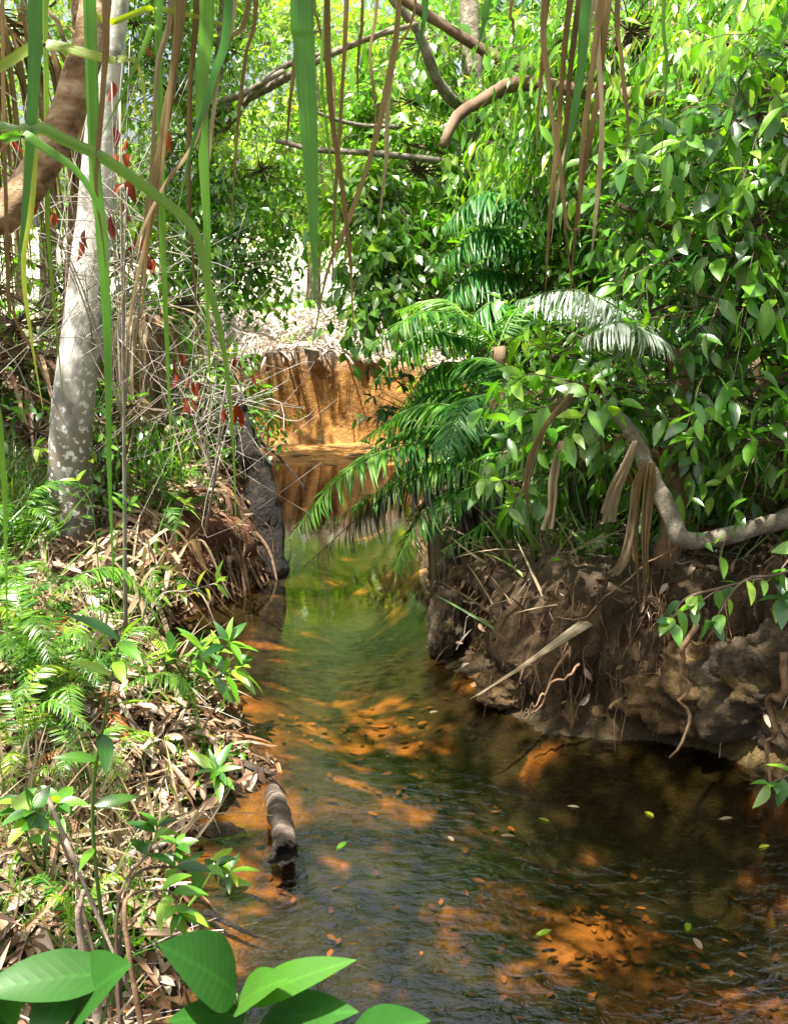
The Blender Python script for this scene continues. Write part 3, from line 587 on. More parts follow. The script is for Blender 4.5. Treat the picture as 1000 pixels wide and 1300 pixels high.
fern_px("pale green fern arching left below the dark drooping crown", (632, 440), [
    ([(590, 402, 6.70), (530, 398, 6.50), (452, 452, 6.30)],), ([(580, 425, 6.70), (530, 425, 6.50), (470, 490, 6.40)],), ([(600, 460, 6.70), (555, 465, 6.60), (505, 520, 6.50)],),
    ([(650, 400, 6.90), (680, 380, 7.10), (720, 400, 7.20)],), ([(600, 410, 7.00), (560, 380, 7.20), (500, 395, 7.40)], 'fernlit')], 'fern', .23, 6.8, n=76, pw=.6, droop=.4)
fern_px("tall blue green fern standing under the bushy tree", (705, 345), [
    ([(660, 260, 8.1), (610, 245, 8), (560, 290, 7.9)],), ([(650, 300, 8.1), (610, 290, 8), (560, 330, 7.9)],), ([(640, 345, 8.1), (600, 345, 8), (555, 385, 7.9)],), ([(720, 280, 8.3), (700, 235, 8.5), (650, 240, 8.6)],),
    ([(750, 310, 8.1), (780, 300, 8), (820, 340, 8)],), ([(670, 385, 8), (620, 385, 7.8), (575, 430, 7.7)],)], 'fernteal', .34, 8.2, n=76, pw=.55, droop=.6)
fern_px("fern coloured white for the full sun on it above the right bank", (862, 440), [
    ([(800, 400, 4.65), (730, 368, 4.6), (652, 382, 4.55)],), ([(820, 405, 4.7), (770, 378, 4.75), (690, 400, 4.7)],), ([(830, 425, 4.6), (790, 408, 4.5), (735, 430, 4.45)],), ([(880, 400, 4.7), (910, 395, 4.8), (950, 430, 4.8)],)],
    'white', .17, 4.75, n=70, droop=.6, pw=.55)
fern_px("yellow green fern with hanging leaflets behind the bent limb", (745, 590), [
    ([(690, 572, 5.5), (630, 575, 5.5), (560, 602, 5.5)],), ([(700, 605, 5.4), (650, 600, 5.4), (590, 622, 5.4)],), ([(770, 580, 5.5), (800, 590, 5.4), (850, 640, 5.3)],), ([(700, 630, 5.4), (660, 640, 5.3), (625, 668, 5.3)],)],
    'fernlit', .22, 5.6, n=60, pw=.7, droop=1.5)
fern_px("small fern growing out of the top of the bare right bank", (745, 700), [
    ([(715, 688, 5.4), (690, 690, 5.35), (662, 708, 5.3)],), ([(760, 695, 5.3), (785, 700, 5.2), (800, 720, 5.1)],), ([(730, 710, 5.3), (715, 715, 5.2), (700, 738, 5.15)],), ([(765, 712, 5.2), (755, 722, 5.1), (740, 742, 5.05)],)],
    'fern', .10, 5.45, n=24, droop=.4)
fern_px("bright fern at the right edge behind the leafy boughs", (955, 450), [
    ([(920, 410, 5.6), (880, 400, 5.6), (840, 430, 5.5)],), ([(930, 440, 5.4), (900, 435, 5.3), (870, 470, 5.2)],), ([(1000, 420, 5.4), (1040, 430, 5.4)],), ([(960, 400, 5.6), (950, 380, 5.8), (900, 370, 5.9)],)], 'fernteal', .2, 5.5, n=38)
fern_px("brownish fern half dead under the right thicket", (880, 600), [
    ([(850, 570, 5.3), (820, 570, 5.2), (790, 610, 5.1)], 'rust'), ([(900, 570, 5.3), (930, 570, 5.2), (960, 620, 5.1)],), ([(870, 560, 5.5), (860, 530, 5.6), (830, 530, 5.7)], 'rust'), ([(900, 620, 5.1), (930, 640, 5), (950, 680, 4.9)],)], 'fernlit', .16, 5.4, n=36)

# smaller ferns: three frond shapes, each fern a copy with its own fronds
def proto(L, pin, rise, dr, mat, n=26, pw=1.):
    a, b = MB(), MB(); frond(a, b, [(0, 0, 0), (0, L * .35, L * rise), (0, L * .72, L * rise * 1.15), (0, L, L * (rise - dr))], pin, n, pw, .15, thick=.003)
    o = a.build("frond", G[mat]); q = b.build("midrib", G['stem']); me, mr = o.data, q.data
    bpy.data.objects.remove(o); bpy.data.objects.remove(q); return me, mr
PF = [proto(.5, .085, .45, .35, 'fernlit', 46, 1.15), proto(.45, .075, .3, .3, 'fern', 44, 1.2), proto(.42, .075, .55, .5, 'yellow', 42, 1.1), proto(.36, .07, .15, .3, 'rust', 36, 1.0)]
def fern(label, px, py, Y, size, nf, kinds, group, up=.0, z=None):
    x = (px - 500) * mpp(Y); p = at(px, py, Y) if z == 'px' else np.array([x, Y, gz(x, Y)])
    t = thing("fern", label, "fern", p, group); a0 = rng.random() * 6.28
    for k in range(nf):
        me, mr = PF[kinds[k % len(kinds)]]
        o = bpy.data.objects.new("frond", me); C.objects.link(o); o.parent = t; s_ = size * (.7 + .5 * rng.random()); o.scale = (s_, s_, s_)
        o.rotation_euler = (R(-15 + 50 * rng.random()) + up, 0, a0 + k * 6.283 / nf + rng.normal() * .25)
        q = bpy.data.objects.new("midrib", mr); C.objects.link(q); q.parent = o
gL = "ferns growing on the sunlit left bank"
for a in [("pale fern at the left edge level with the foot of the white trunk", 8, 0, 4.7, 1.1, 9, (0, 1, 0)), ("fern with rusty dead fronds left of the white trunk's foot", 45, 0, 4.5, .9, 9, (0, 3, 1, 3)),
          ("yellow green fern below the rusty fern on the left bank", 20, 0, 4.1, .95, 9, (0, 2)),           ("bright fern with drooping fronds at left, halfway down the bank", 60, 0, 3.95, .95, 9, (0, 0, 1)), ("fern with one brown frond near the left edge of the photo", 5, 0, 3.6, .85, 8, (2, 0, 3)),
          ("small yellow fern beside the tall green seedling", 95, 0, 3.6, .7, 8, (2, 0)), ("fern in the leaf litter above the tall seedling's top", 110, 0, 4.1, .75, 8, (0, 3, 0)),           ("fern at the top of the left bank behind the white trunk", 20, 0, 5.6, 1.1, 9, (0, 1)), ("fern on top of the rooty bank right of the white trunk", 165, 0, 5.7, .8, 8, (1, 0)), ("dark fern at the brink of the rooty bank", 215, 0, 6.3, .7, 8, (1, 0)),
          ("small fern left of the glossy shrub", 60, 0, 2.75, .5, 7, (2, 1))]:
    fern(*a, gL)
gR = "ferns crowding the top of the right bank"
for a in [("fern under the bent grey limb's elbow", 850, 0, 5.4, 1.1, 9, (0, 1, 3)), ("fern right of the bent limb under the leafy boughs", 930, 0, 5.3, 1.2, 9, (1, 0)), ("fern at the right edge behind the grey limb", 1000, 0, 5.2, 1.2, 9, (1, 0, 3)),
          ("fern directly behind the hanging cut leaf bases", 740, 0, 6.4, 1.3, 10, (0, 1)), ("fern between the large dark fern and the bent limb", 690, 0, 6.8, 1.3, 10, (1, 0)), ("fern deep in shade behind the bent limb", 800, 0, 6.2, 1.4, 10, (1, 0)),
          ("large fern deep in the right thicket", 900, 0, 6.3, 1.6, 10, (0, 1)), ("fern at the far point of the right bank", 590, 0, 7.4, 1.2, 9, (1, 0)), ("fern behind the far point of the right bank", 620, 0, 8.4, 1.4, 9, (0, 1)),
          ("fern in the gap right of the white sunlit fern", 960, 0, 6.0, 1.5, 9, (0, 1))]:
    fern(*a, gR)

# ------------------------------------------------------------------ strap leaves hanging from screw palms overhead
def hang(label, headp, foot_, mids, green, dry):
    t = thing("screw_palm", label, "screw palm", foot_)
    s_ = MB(); tube(s_, spline([foot_] + mids + [headp], 30), [.09, .07, .055, .05], 10, rough=.15); s_.build("trunk", G['barkgrey'], t)
    hp = np.array(headp, float)
    for pts, wd, Y, mt in green + dry:
        W_ = [at(p[0], p[1], p[2] if len(p) > 2 else Y) for p in pts]; first = W_[0]
        mid = np.array([first[0] * .82 + hp[0] * .18, first[1] * .9 + hp[1] * .1, first[2] + .5 * (hp[2] - first[2]) + .12]); m = mpp(Y); h = wd * m
        b = MB(); n = len(pts)
        tw = rng.normal() * .5 if mt in ('dry', 'straw') else rng.normal() * .25
        prof = [h * .9, h, h, h * .95, h * .85, h * .65, h * .35, .0006] if mt not in ('dry', 'straw') else [h, h, h * .8, h, h * .7, h * .8, h * .5, .0008]
        PP = spline([hp, mid] + W_, 60)
        if mt in ('dry', 'straw'): PP = PP + (fbm(np.stack([np.linspace(0, 5, len(PP)), PP[:, 0] * 3, np.full(len(PP), 1.5 * wd)], -1) + [[0, 0, 0]], 2)[:, None] * np.array([.012, .01, 0])) * np.linspace(0, 1, len(PP))[:, None]
        ribbon(b, PP, prof, .3 if mt not in ('dry', 'straw') else .25, rnd=rng.random(), twist=tw)
        b.build("dead_leaf" if mt in ('dry', 'straw') else "leaf", G[mt], t)
    # tuft of leaves on top of the head, above the frame
    b = MB()
    for k in range(12):
        a = k * 2.4; d = np.array([math.cos(a), math.sin(a), 0]); L = .8 + .4 * rng.random()
        ribbon(b, spline([hp, hp + d * L * .4 + np.array([0, 0, .45]), hp + d * L * .8 + np.array([0, 0, .4]), hp + d * L * 1.1 + np.array([0, 0, .05])], 14), [.018, .018, .012, .001], .3, side=np.cross(d, [0, 0, 1.]), rnd=rng.random())
    b.build("leaf_tuft", G['strap'], t)
S_, Y_, D_, W2 = 'strap', 'ystrap', 'dry', 'straw'
hang("screw palm leaning over the left bank with green and dead strap leaves hanging", (-.25, 1.5, 3.4), np.array([-2.7, .6, gz(-2.7, .6)]), [(-2.4, .9, 1.5), (-1.5, 1.4, 2.7)], [
    ([(44, -30), (42, 110), (32, 260), (22, 350)], 9, 1.7, S_), ([(44, 180), (30, 330), (40, 430), (55, 520)], 4.5, 2.0, Y_), ([(262, -30), (256, 100), (258, 200), (264, 330), (262, 430)], 9, 2.0, S_), ([(290, -30), (270, 100), (245, 180), (224, 275)], 6, 1.9, S_),
    ([(-60, 80), (60, 165), (130, 200), (200, 250), (245, 290), (262, 350), (285, 450), (296, 560), (300, 680)], 7, 1.7, Y_), ([(118, 150), (128, 290), (136, 420), (139, 600), (146, 770)], 7.5, 1.9, S_),
    ([(-40, 42), (60, 55), (140, 75), (176, 84), (190, 180)], 7, 1.8, Y_), ([(203, -30), (190, 40), (160, 110), (128, 175)], 4, 1.8, S_), ([(-70, 440), (-10, 500), (4, 600), (8, 720), (10, 850)], 5, 1.5, S_),
    ([(205, 240), (209, 360), (214, 480), (218, 590)], 4.2, 2.3, S_), ([(60, 220), (64, 330), (72, 420), (80, 500)], 3.2, 2.4, Y_), ([(-40, 100), (40, 175), (100, 220), (132, 280), (137, 330)], 6, 1.6, S_), ([(110, -10), (200, 10), (280, 30), (350, 62)], 4, 2.2, Y_),
    ([(262, 330), (264, 400), (266, 460), (268, 540)], 3, 2.3, Y_)], [
    ([(135, -30), (130, 120), (122, 220), (135, 340)], 4.5, 1.7, D_), ([(228, -30), (215, 120), (195, 260), (165, 400), (158, 470)], 3.6, 2.1, D_), ([(236, -30), (205, 160), (190, 300), (175, 430)], 4, 2.1, D_), ([(252, -30), (240, 120), (243, 260), (250, 450)], 4, 2.2, D_),
    ([(222, -30), (200, 90), (190, 220), (180, 330), (168, 510)], 3.4, 2.2, W2), ([(318, -30), (285, 60), (250, 170), (210, 235), (168, 330), (140, 440)], 4, 2.0, D_), ([(325, -30), (312, 70), (300, 160), (290, 290)], 3, 2.1, D_), ([(10, 330), (18, 400), (45, 450), (85, 540)], 3, 2.2, D_),
    ([(300, -30), (275, 90), (262, 200), (255, 330)], 3.4, 2.0, W2), ([(215, -30), (222, 100), (200, 240), (210, 400)], 3, 2.4, D_)])
hang("screw palm overhead in the middle with one broad yellow green strap leaf", (.0, 2.2, 3.5), np.array([-3.2, 1.4, gz(-3.2, 1.4)]), [(-3.0, 1.7, 2.0), (-1.6, 2.0, 3.3)], [
    ([(384, -40), (386, 60), (393, 180), (398, 290), (400, 385)], 14, 1.8, S_), ([(415, -30), (408, 90), (418, 190), (430, 300)], 2.5, 2.6, S_), ([(540, -30), (535, 40), (525, 100)], 4, 2.6, S_)], [
    ([(416, -30), (420, 130), (436, 240), (446, 330), (448, 420)], 4, 2.4, D_), ([(508, -30), (492, 110), (468, 210), (440, 290), (415, 350), (395, 440)], 4, 2.4, D_), ([(440, -30), (434, 120), (424, 260), (420, 400)], 3, 2.5, D_),
    ([(505, -30), (494, 130), (490, 220), (484, 290)], 3.2, 2.5, W2), ([(460, -30), (455, 60), (450, 130)], 2.6, 2.6, D_), ([(372, -30), (375, 60), (366, 140), (360, 200)], 3, 2.5, D_), ([(530, -30), (505, 60), (480, 100)], 2.6, 2.7, D_),
    ([(398, -30), (404, 30), (425, 120), (415, 200)], 2.4, 2.7, D_), ([(480, -30), (470, 70), (476, 140), (470, 190)], 2.2, 2.7, D_)])
hang("screw palm on the right whose dead brown leaves hang in a long bundle", (1.0, 3.4, 3.9), np.array([3.6, 2.6, gz(3.6, 2.6)]), [(3.4, 2.9, 2.0), (2.4, 3.2, 3.4)], [
    ([(748, -30), (738, 80), (722, 180), (704, 270)], 6.5, 2.8, S_), ([(845, -30), (846, 80), (842, 150), (838, 215)], 2.6, 2.8, Y_), ([(625, -30), (614, 30), (606, 60)], 5, 2.8, S_)], [
    ([(775, -30), (758, 120), (735, 250), (722, 380)], 4.5, 2.9, D_), ([(762, -30), (765, 150), (757, 260), (748, 335)], 4, 2.9, W2), ([(728, -30), (712, 130), (700, 270), (692, 370)], 4, 2.9, D_), ([(786, -30), (790, 80), (796, 150), (795, 205)], 3.6, 3.0, D_),
    ([(694, -30), (698, 110), (712, 210), (722, 285), (735, 290)], 4, 2.8, D_), ([(740, -30), (722, 120), (716, 240), (725, 375)], 4, 3.0, D_), ([(768, -30), (750, 100), (738, 200), (735, 300)], 4.5, 2.8, D_), ([(756, -30), (730, 140), (708, 230), (700, 310)], 3.2, 2.9, W2),
    ([(700, -30), (690, 60), (684, 130), (680, 200)], 3, 3.0, D_), ([(654, -30), (652, 30), (650, 60)], 2.4, 2.9, D_)])

# ------------------------------------------------------------------ saplings, seedlings and shrubs
def plant(label, stems, L, mat, per=3, T=T_BIGN, name="seedling", cat="plant", r=.004, node=6, top=5, group=None, bend=.1, base=None, stemmat='stem', t0=.35, hang_=.15):
    """stems: curves in world points from the soil up; leaves in turn along them and a whorl at each tip"""
    t = thing(name, label, cat, stems[0][0] if base is None else base, group); a, b = MB(), MB()
    for s_ in stems:
        P = spline(s_, 24); tube(b, P, [r * 1.3, r * .6], 6); T_ = unit(np.gradient(P, axis=0))
        for k in range(node):
            q = t0 + (1 - t0) * (k + .5) / node; i = int(q * (len(P) - 1))
            for j in range(per):
                an = k * 2.1 + j * 6.283 / per + rng.normal() * .3; x = unit(np.cross(T_[i], [.3, 1, .2])); y = np.cross(T_[i], x)
                d = unit(x * math.cos(an) + y * math.sin(an) + T_[i] * .5 + np.array([0, 0, -hang_]))
                scatter(a, T, P[i][None], d[None], unit(np.array([[0, -.15, 1.]]) + rng.normal(size=(1, 3)) * .3), np.array([L * (.65 + .5 * rng.random())]))
        for j in range(top):
            an = j * 2.4; x = unit(np.cross(T_[-1], [.3, 1, .2])); y = np.cross(T_[-1], x); d = unit(x * math.cos(an) + y * math.sin(an) + T_[-1] * (.4 + .1 * j))
            scatter(a, T, P[-1][None], d[None], unit(np.array([[0, -.2, 1.]]) + rng.normal(size=(1, 3)) * .3), np.array([L * (.6 + .5 * rng.random())]))
    b.build("stem", G[stemmat], t); a.build("leaves", G[mat], t); return t
def gp(px, Y, dz=0): x = (px - 500) * mpp(Y); return np.array([x, Y, gz(x, Y) + dz])
plant("tall thin green seedling with long narrow leaves rising from the litter", [[gp(105, 2.5), at(118, 1050, 2.4), at(135, 900, 2.3), at(152, 815, 2.25)]], .12, 'fresh', 1, r=.0045, node=8, top=3, t0=.15)
plant("glossy leaved shrub leaning over the shallow orange water", [[gp(110, 2.35), at(150, 1150, 2.4), at(190, 1080, 2.5), at(200, 1050, 2.55)], [gp(110, 2.35), at(160, 1130, 2.45), at(230, 1100, 2.6), at(275, 1100, 2.65)], [gp(110, 2.35), at(150, 1160, 2.4), at(210, 1130, 2.45), at(228, 1160, 2.4)],
      [gp(110, 2.35), at(90, 1100, 2.4), at(60, 1050, 2.5), at(40, 1030, 2.5)]], .085, 'glossy', 2, T=T_BIG, name="shrub", cat="shrub", r=.0035, node=3, top=6, t0=.6, stemmat='twig')
plant("leafy plant at the water's edge above the pale mud lip", [[gp(232, 4.55), at(240, 850, 4.5), at(255, 825, 4.5)], [gp(232, 4.55), at(265, 845, 4.5), at(290, 815, 4.45)], [gp(232, 4.55), at(270, 860, 4.4), at(300, 850, 4.4)], [gp(232, 4.55), at(225, 845, 4.5), at(215, 828, 4.5)]], .15, 'glossy', 2, T=T_BIGN, node=3, top=6, cat="plant", r=.005, t0=.5)
plant("small rosette of upright leaves on the muddy lip", [[gp(262, 3.85), gp(262, 3.85, .04), gp(263, 3.84, .07)]], .13, 'glossy', 2, T=T_BIGN, node=2, top=7, t0=.4)
plant("low plant standing in the shallows left of the burnt log", [[gp(272, 3.25), gp(273, 3.25, .04), gp(275, 3.24, .08)]], .11, 'fresh', 2, T=T_BIGN, node=2, top=6, t0=.4)
plant("spindly plant with narrow pale leaves leaning over the rooty cove", [[gp(165, 4.8), at(190, 740, 4.9), at(215, 690, 5), at(235, 640, 5)], [gp(165, 4.8), at(200, 760, 4.8), at(240, 750, 4.8), at(275, 740, 4.8)]], .10, 'yellow', 1, T=T_NAR, node=9, top=4, r=.003, t0=.3, stemmat='twiggrey')
plant("second spindly plant at the foot of the white trunk", [[gp(120, 4.9), at(120, 660, 4.9), at(100, 610, 4.9)], [gp(120, 4.9), at(150, 680, 4.9), at(165, 640, 4.9)]], .10, 'fresh', 1, T=T_NAR, node=8, top=4, r=.003, t0=.2)
plant("small dark seedling growing in the litter above the glossy shrub", [[gp(200, 3.2), gp(200, 3.2, .1), gp(205, 3.2, .16)]], .07, 'dark', 2, T=T_BIG, node=2, top=5, t0=.4)
plant("pale leaved plant near the left edge under the ferns", [[gp(20, 3.0), at(35, 1060, 2.9), at(25, 1020, 2.9)], [gp(20, 3.0), at(60, 1050, 2.9), at(75, 1020, 2.9)]], .085, 'glossy', 2, T=T_BIG, node=3, top=5, t0=.4)
plant("sprig with oval leaves hanging over the bare right bank", [[at(1060, 700, 3.6), at(985, 730, 3.5), at(920, 745, 3.4), at(880, 770, 3.35)], [at(985, 730, 3.5), at(940, 740, 3.4), at(905, 790, 3.3)], [at(920, 745, 3.4), at(870, 760, 3.35), at(850, 790, 3.3)]], .085, 'glossy', 1, T=T_BIG, name="leafy_sprig", cat="sprig", node=5, top=4, t0=.25, stemmat='twig', hang_=.5,
      base=at(1060, 700, 3.6))
plant("leafy bough at the right edge below the grey limb", [[at(1080, 650, 3.8), at(1020, 690, 3.7), at(985, 730, 3.6)], [at(1080, 650, 3.8), at(1030, 740, 3.6), at(990, 760, 3.5)]], .10, 'glossy', 1, T=T_BIG, name="leafy_sprig", cat="sprig", node=5, top=4, t0=.2, stemmat='twig', hang_=.5, base=at(1080, 650, 3.8))
plant("sprig of thin leaves touching the dark water at the right edge", [[at(1060, 960, 3.2), at(1010, 980, 3.1), at(975, 995, 3.05)]], .08, 'glossy', 1, T=T_BIG, name="leafy_sprig", cat="sprig", node=5, top=3, t0=.2, stemmat='twig', base=at(1060, 960, 3.2))

# big leaves right in front of the camera
def bigleaves(label, basep, lst, Y):
    t = thing("sapling", label, "sapling", basep); st = MB()
    for (bx, by, tx, ty, wd, mt) in lst:
        B, Tp = at(bx, by, Y), at(tx, ty, Y * .94); L = np.linalg.norm(Tp - B); tube(st, spline([basep, (np.array(basep) + B) / 2 + np.array([0, .03, .0]), B], 12), [.004, .002], 6)
        lf = MB(); scatter(lf, tmpl(12, wd, .2, .25, .42, wave=.012), B[None], (Tp - B)[None] + np.array([[0, 0, L * .12]]), np.array([[.1, -.55, 1.]]), np.array([L]), np.array([.4 + .3 * rng.random()])); lf.build("leaf", G[mt], t)
    st.build("stem", G['stem'], t)
bigleaves("sapling at bottom left corner with large flat blurred leaves", at(60, 1500, 1.15), [(150, 1235, -30, 1262, .2, 'shadegreen'), (95, 1245, 40, 1330, .3, 'shadegreen'), (90, 1290, 140, 1230, .3, 'shadegreen'), (20, 1310, -30, 1250, .3, 'shadegreen')], 1.15)
bigleaves("sapling with broad leaves at the bottom edge over the water", at(300, 1520, 1.2), [(300, 1262, 222, 1204, .32, 'shadegreen'), (310, 1275, 432, 1222, .13, 'dark'), (312, 1290, 222, 1296, .2, 'shadegreen'), (330, 1300, 440, 1285, .2, 'shadegreen'), (340, 1285, 410, 1330, .3, 'shadegreen'), (440, 1320, 530, 1296, .2, 'shadegreen'), (300, 1280, 345, 1242, .22, 'dark')], 1.2)

# bare twiggy saplings holding rust red dead leaves
def deadsap(label, base, px, mt='red', L=.078):
    t = thing("dead_sapling", label, "sapling", base); a, b = MB(), MB(); top_ = at(px[0][0], px[0][1], px[0][2])
    hub = (np.array(base) + top_) / 2; tube(b, spline([base, hub, top_ + np.array([0, 0, .15])], 12), [.012, .005], 6, rough=.2)
    for p in px:
        q = at(*p[:3]); c_ = hub + (q - hub) * .5 + np.array([0, 0, .12]); tube(b, spline([hub, c_, q], 10), [.005, .002], 4)
        for k in range(6):
            tube(b, spline([c_ + rng.normal(size=3) * .05, c_ + rng.normal(size=3) * .2, c_ + rng.normal(size=3) * .4], 8), [.0025, .001], 3)
        n = max(2, (p[3] if len(p) > 3 else 3) - 1)
        scatter(a, tmpl(4, .2, .25, 1.1, .4), q + rng.normal(size=(n, 3)) * .03, np.array([0, 0, -1.]) + rng.normal(size=(n, 3)) * .25, rdir(n), L * (.7 + .6 * rng.random(n)))
    b.build("branches", G['twiggrey'], t); a.build("dead_leaves", G[mt], t)
deadsap("leafless grey sapling by the white trunk holding rust red leaves", gp(150, 5.2), [(155, 175, 4.6, 5), (165, 55, 4.6, 3), (115, 298, 4.8, 4), (162, 238, 4.6, 2), (142, 272, 4.8, 3), (188, 330, 4.8, 3), (205, 160, 4.8, 3), (142, 105, 4.8, 2), (52, 258, 4.6, 2), (8, 170, 4.6, 3), (180, 300, 4.8, 2)])
deadsap("dry sapling with red brown leaves above the rooty bank", gp(255, 6.4), [(288, 525, 5.8, 5), (302, 510, 5.9, 4), (236, 500, 6, 5), (245, 480, 6.1, 4), (322, 480, 6.2, 3), (225, 455, 6.2, 4), (296, 455, 6.2, 4), (212, 470, 6.2, 3)])
# tangles of bare grey twigs on the left
for lab, px_, Y0, n_ in [("tangle of bare grey twigs left of the white trunk", 20, 6.9, 22), ("tangle of bare twigs right of the white trunk", 205, 7.4, 22), ("bare twiggy shrub at the brow of the cut bank", 275, 9.0, 9)]:
    t = thing("bare_shrub", lab, "shrub", gp(px_, Y0)); b = MB(); o_ = gp(px_, Y0)
    for k in range(n_):
        d = rdir(1)[0]; d[2] = abs(d[2]) + .2; p1 = o_ + d * np.array([.5, .4, .6]) * (.6 + rng.random()); p2 = p1 + rdir(1)[0] * .35; p3 = p2 + rdir(1)[0] * .3
        tube(b, spline([o_ + rng.normal(size=3) * np.array([.12, .1, 0]), p1, p2, p3], 12), [.007, .0015], 4)
    b.build("twigs", G['twiggrey'], t)

# low shrubs filling the banks
def shrub(label, px_, Y0, h, wdt, mt, n, L, T=T_MID, group=None, tw=.22):
    t = thing("shrub", label, "shrub", gp(px_, Y0), group); a, b = MB(), MB(); o_ = gp(px_, Y0)
    bl = [(o_ + np.array([rng.normal() * wdt * .4, rng.normal() * wdt * .3, h * (.25 + .6 * k / 5)]), (wdt * .5, wdt * .45, h * .28), 1) for k in range(6)]
    for c_, r_, _ in bl: tube(b, spline([o_, (o_ + c_) / 2 + rng.normal(size=3) * .04, c_], 8), [.012, .004], 5)
    tree_parts(a, b, bl, n, L, tw, 6, T, droop=.4, hang=.25, rt=.003, link=1.0); b.build("stems", G['twig'], t); a.build("leaves", G[mt], t)
gs = "shrubs of the undergrowth"
for a in [("leafy shrub behind the big fern's crown", 700, 7.8, 1.0, .7, 'fresh', 160, .10), ("glossy shrub over the bent grey limb", 745, 5.4, .95, .4, 'glossy', 60, .10), ("shrub in the right thicket above the limb", 850, 5.7, 1.1, .7, 'glossy', 120, .10),
          ("shrub hugging the right edge behind the grey limb", 990, 5.0, 1.0, .7, 'glossy', 110, .10), ("dark shrub deep behind the right thicket", 880, 7.0, 1.8, 1.3, 'dark', 330, .11), ("bright shrub behind the white sunlit fern", 760, 8.0, 2.0, 1.2, 'fresh', 330, .11),
          ("shrub at the left edge behind the fallen fronds", 10, 8.2, 1.8, 1.3, 'fresh', 300, .09), ("small bright shrub right of the slender brown trunk", 180, 8.2, 1.1, .8, 'bright', 200, .09), ("leafy shrub on the brow just right of the straw leaves", 238, 7.4, .7, .5, 'bright', 110, .07), ("low green shrub at the right side of the white trunk", 150, 6.5, .6, .5, 'bright', 90, .07), ("low bright shrub on the brow above the red leaves", 255, 8.6, .7, .6, 'yellow', 120, .08),
          ("dark shrub on the far right bank beside the cut wall", 610, 9.6, 1.1, .8, 'dark', 260, .10), ("bright shrub behind the blue green fern", 600, 10.8, 1.9, 1.3, 'yellow', 300, .10), ("low shrub on the brink of the orange cut bank", 392, 12.6, .22, .25, 'yellow', 26, .05)]:
    shrub(*a, group=gs)

# ------------------------------------------------------------------ right bank: limb, dead leaf bases, rocks, roots
b0 = np.array([2.6, 4.6, gz(2.6, 4.6) - .05])
t = thing("bent_tree", "low grey limb bending up like an elbow over the right bank", "tree", b0)
b = MB(); tube(b, spline([b0, at(1120, 690, 4.55), at(1040, 652, 4.5), at(985, 662, 4.45), at(925, 680, 4.4), at(868, 686, 4.4), at(851, 655, 4.45), at(835, 622, 4.5)], 40), [.06, .05, .042, .036, .036, .04, .036], 14, rough=.12); b.build("trunk", G['barkgrey'], t)
b = MB(); tube(b, spline([at(836, 624, 4.5), at(820, 590, 4.5), at(808, 560, 4.55), at(790, 535, 4.6), at(760, 505, 4.7)], 26), [.036, .036, .034, .028, .02], 12, rough=.16); b.build("branch", G['barkgrey'], t)
b = MB(); tube(b, spline([at(800, 548, 4.6), at(740, 580, 4.9), at(690, 560, 5.0), at(640, 575, 5.2)], 20), [.016, .008], 7, rough=.2); b.build("branch", G['barkred'], t)
a, b = MB(), MB(); tree_parts(a, b, [(at(760, 495, 4.75), (.32, .2, .16), 1), (at(700, 520, 4.9), (.2, .2, .14), .6)], 60, .12, .2, 5, T_MID, link=1.0); a.build("crown", G['glossy'], t); b.build("twigs", G['twig'], t)
def strip(label, pts, Y, w0, mt='straw', name="dead_leaf_base", cat="dead leaf", fold=.5, prof=None, group=None, thick=True):
    m = mpp(Y); P = [at(p[0], p[1], p[2] if len(p) > 2 else Y) for p in pts]; b = MB(); PP = spline(P, 30)
    pr = [x * w0 * m for x in (prof or [.35, .6, .8, 1, 1.25])]
    tt = np.linspace(0, 1, len(PP))[:, None]; nb = 6; W0 = max(pr)
    for j in range(nb):
        off = (j / (nb - 1) - .5) * 1.5 * np.interp(tt[:, 0], np.linspace(0, 1, len(pr)), pr)[:, None]; dv = np.array([1., rng.normal() * .5, 0])
        cut = max(8, int(len(PP) * (.86 + .14 * rng.random()))); Q = PP + off * dv + fbm(np.hstack([tt * 4, tt * 0 + j * 3.3, tt * 0]), 2)[:, None] * W0 * .8 * tt * np.array([1, .6, 0]) + np.array([0, .003 * (j % 3), 0])
        ribbon(b, Q[:cut], [q * .34 for q in pr], .35, rnd=.15 + .7 * rng.random(), twist=.4 + rng.normal() * .4)
    tag(b.build(name, G[mt]), label, cat, group)
gd = "dead palm leaf bases hooked over the limb"
strip("dead leaf base with blunt cut end hanging left of the elbow limb", [(712, 560), (703, 600), (700, 640), (692, 680)], 4.5, 7, prof=[.4, .8, .9, .8, 1.2], group=gd)
strip("thick dead leaf base with frayed end hanging below the limb's fork", [(806, 560), (793, 595), (778, 630), (770, 668)], 4.4, 10, prof=[.35, .6, .9, 1, 1.1], group=gd)
strip("curled dead leaf base with pale tip hanging beside the elbow", [(806, 620), (800, 680), (790, 715), (772, 735)], 4.35, 8, prof=[.4, .7, .8, .9, 1.1], group=gd)
strip("pale split leaf base leaning up to the right above the bank", [(738, 490), (712, 515), (690, 540), (676, 590), (660, 640)], 4.7, 10, prof=[1.2, 1.1, .6, .4, .25], group=gd)
strip("short upright husk with torn top beside the pale split base", [(684, 498), (665, 505), (650, 510)], 4.9, 10, prof=[1, 1.1, .5], group=gd)
strip("small bleached husk above the fern crown", [(640, 495), (630, 510), (622, 525)], 5.1, 7, prof=[.4, 1, .5], group=gd)
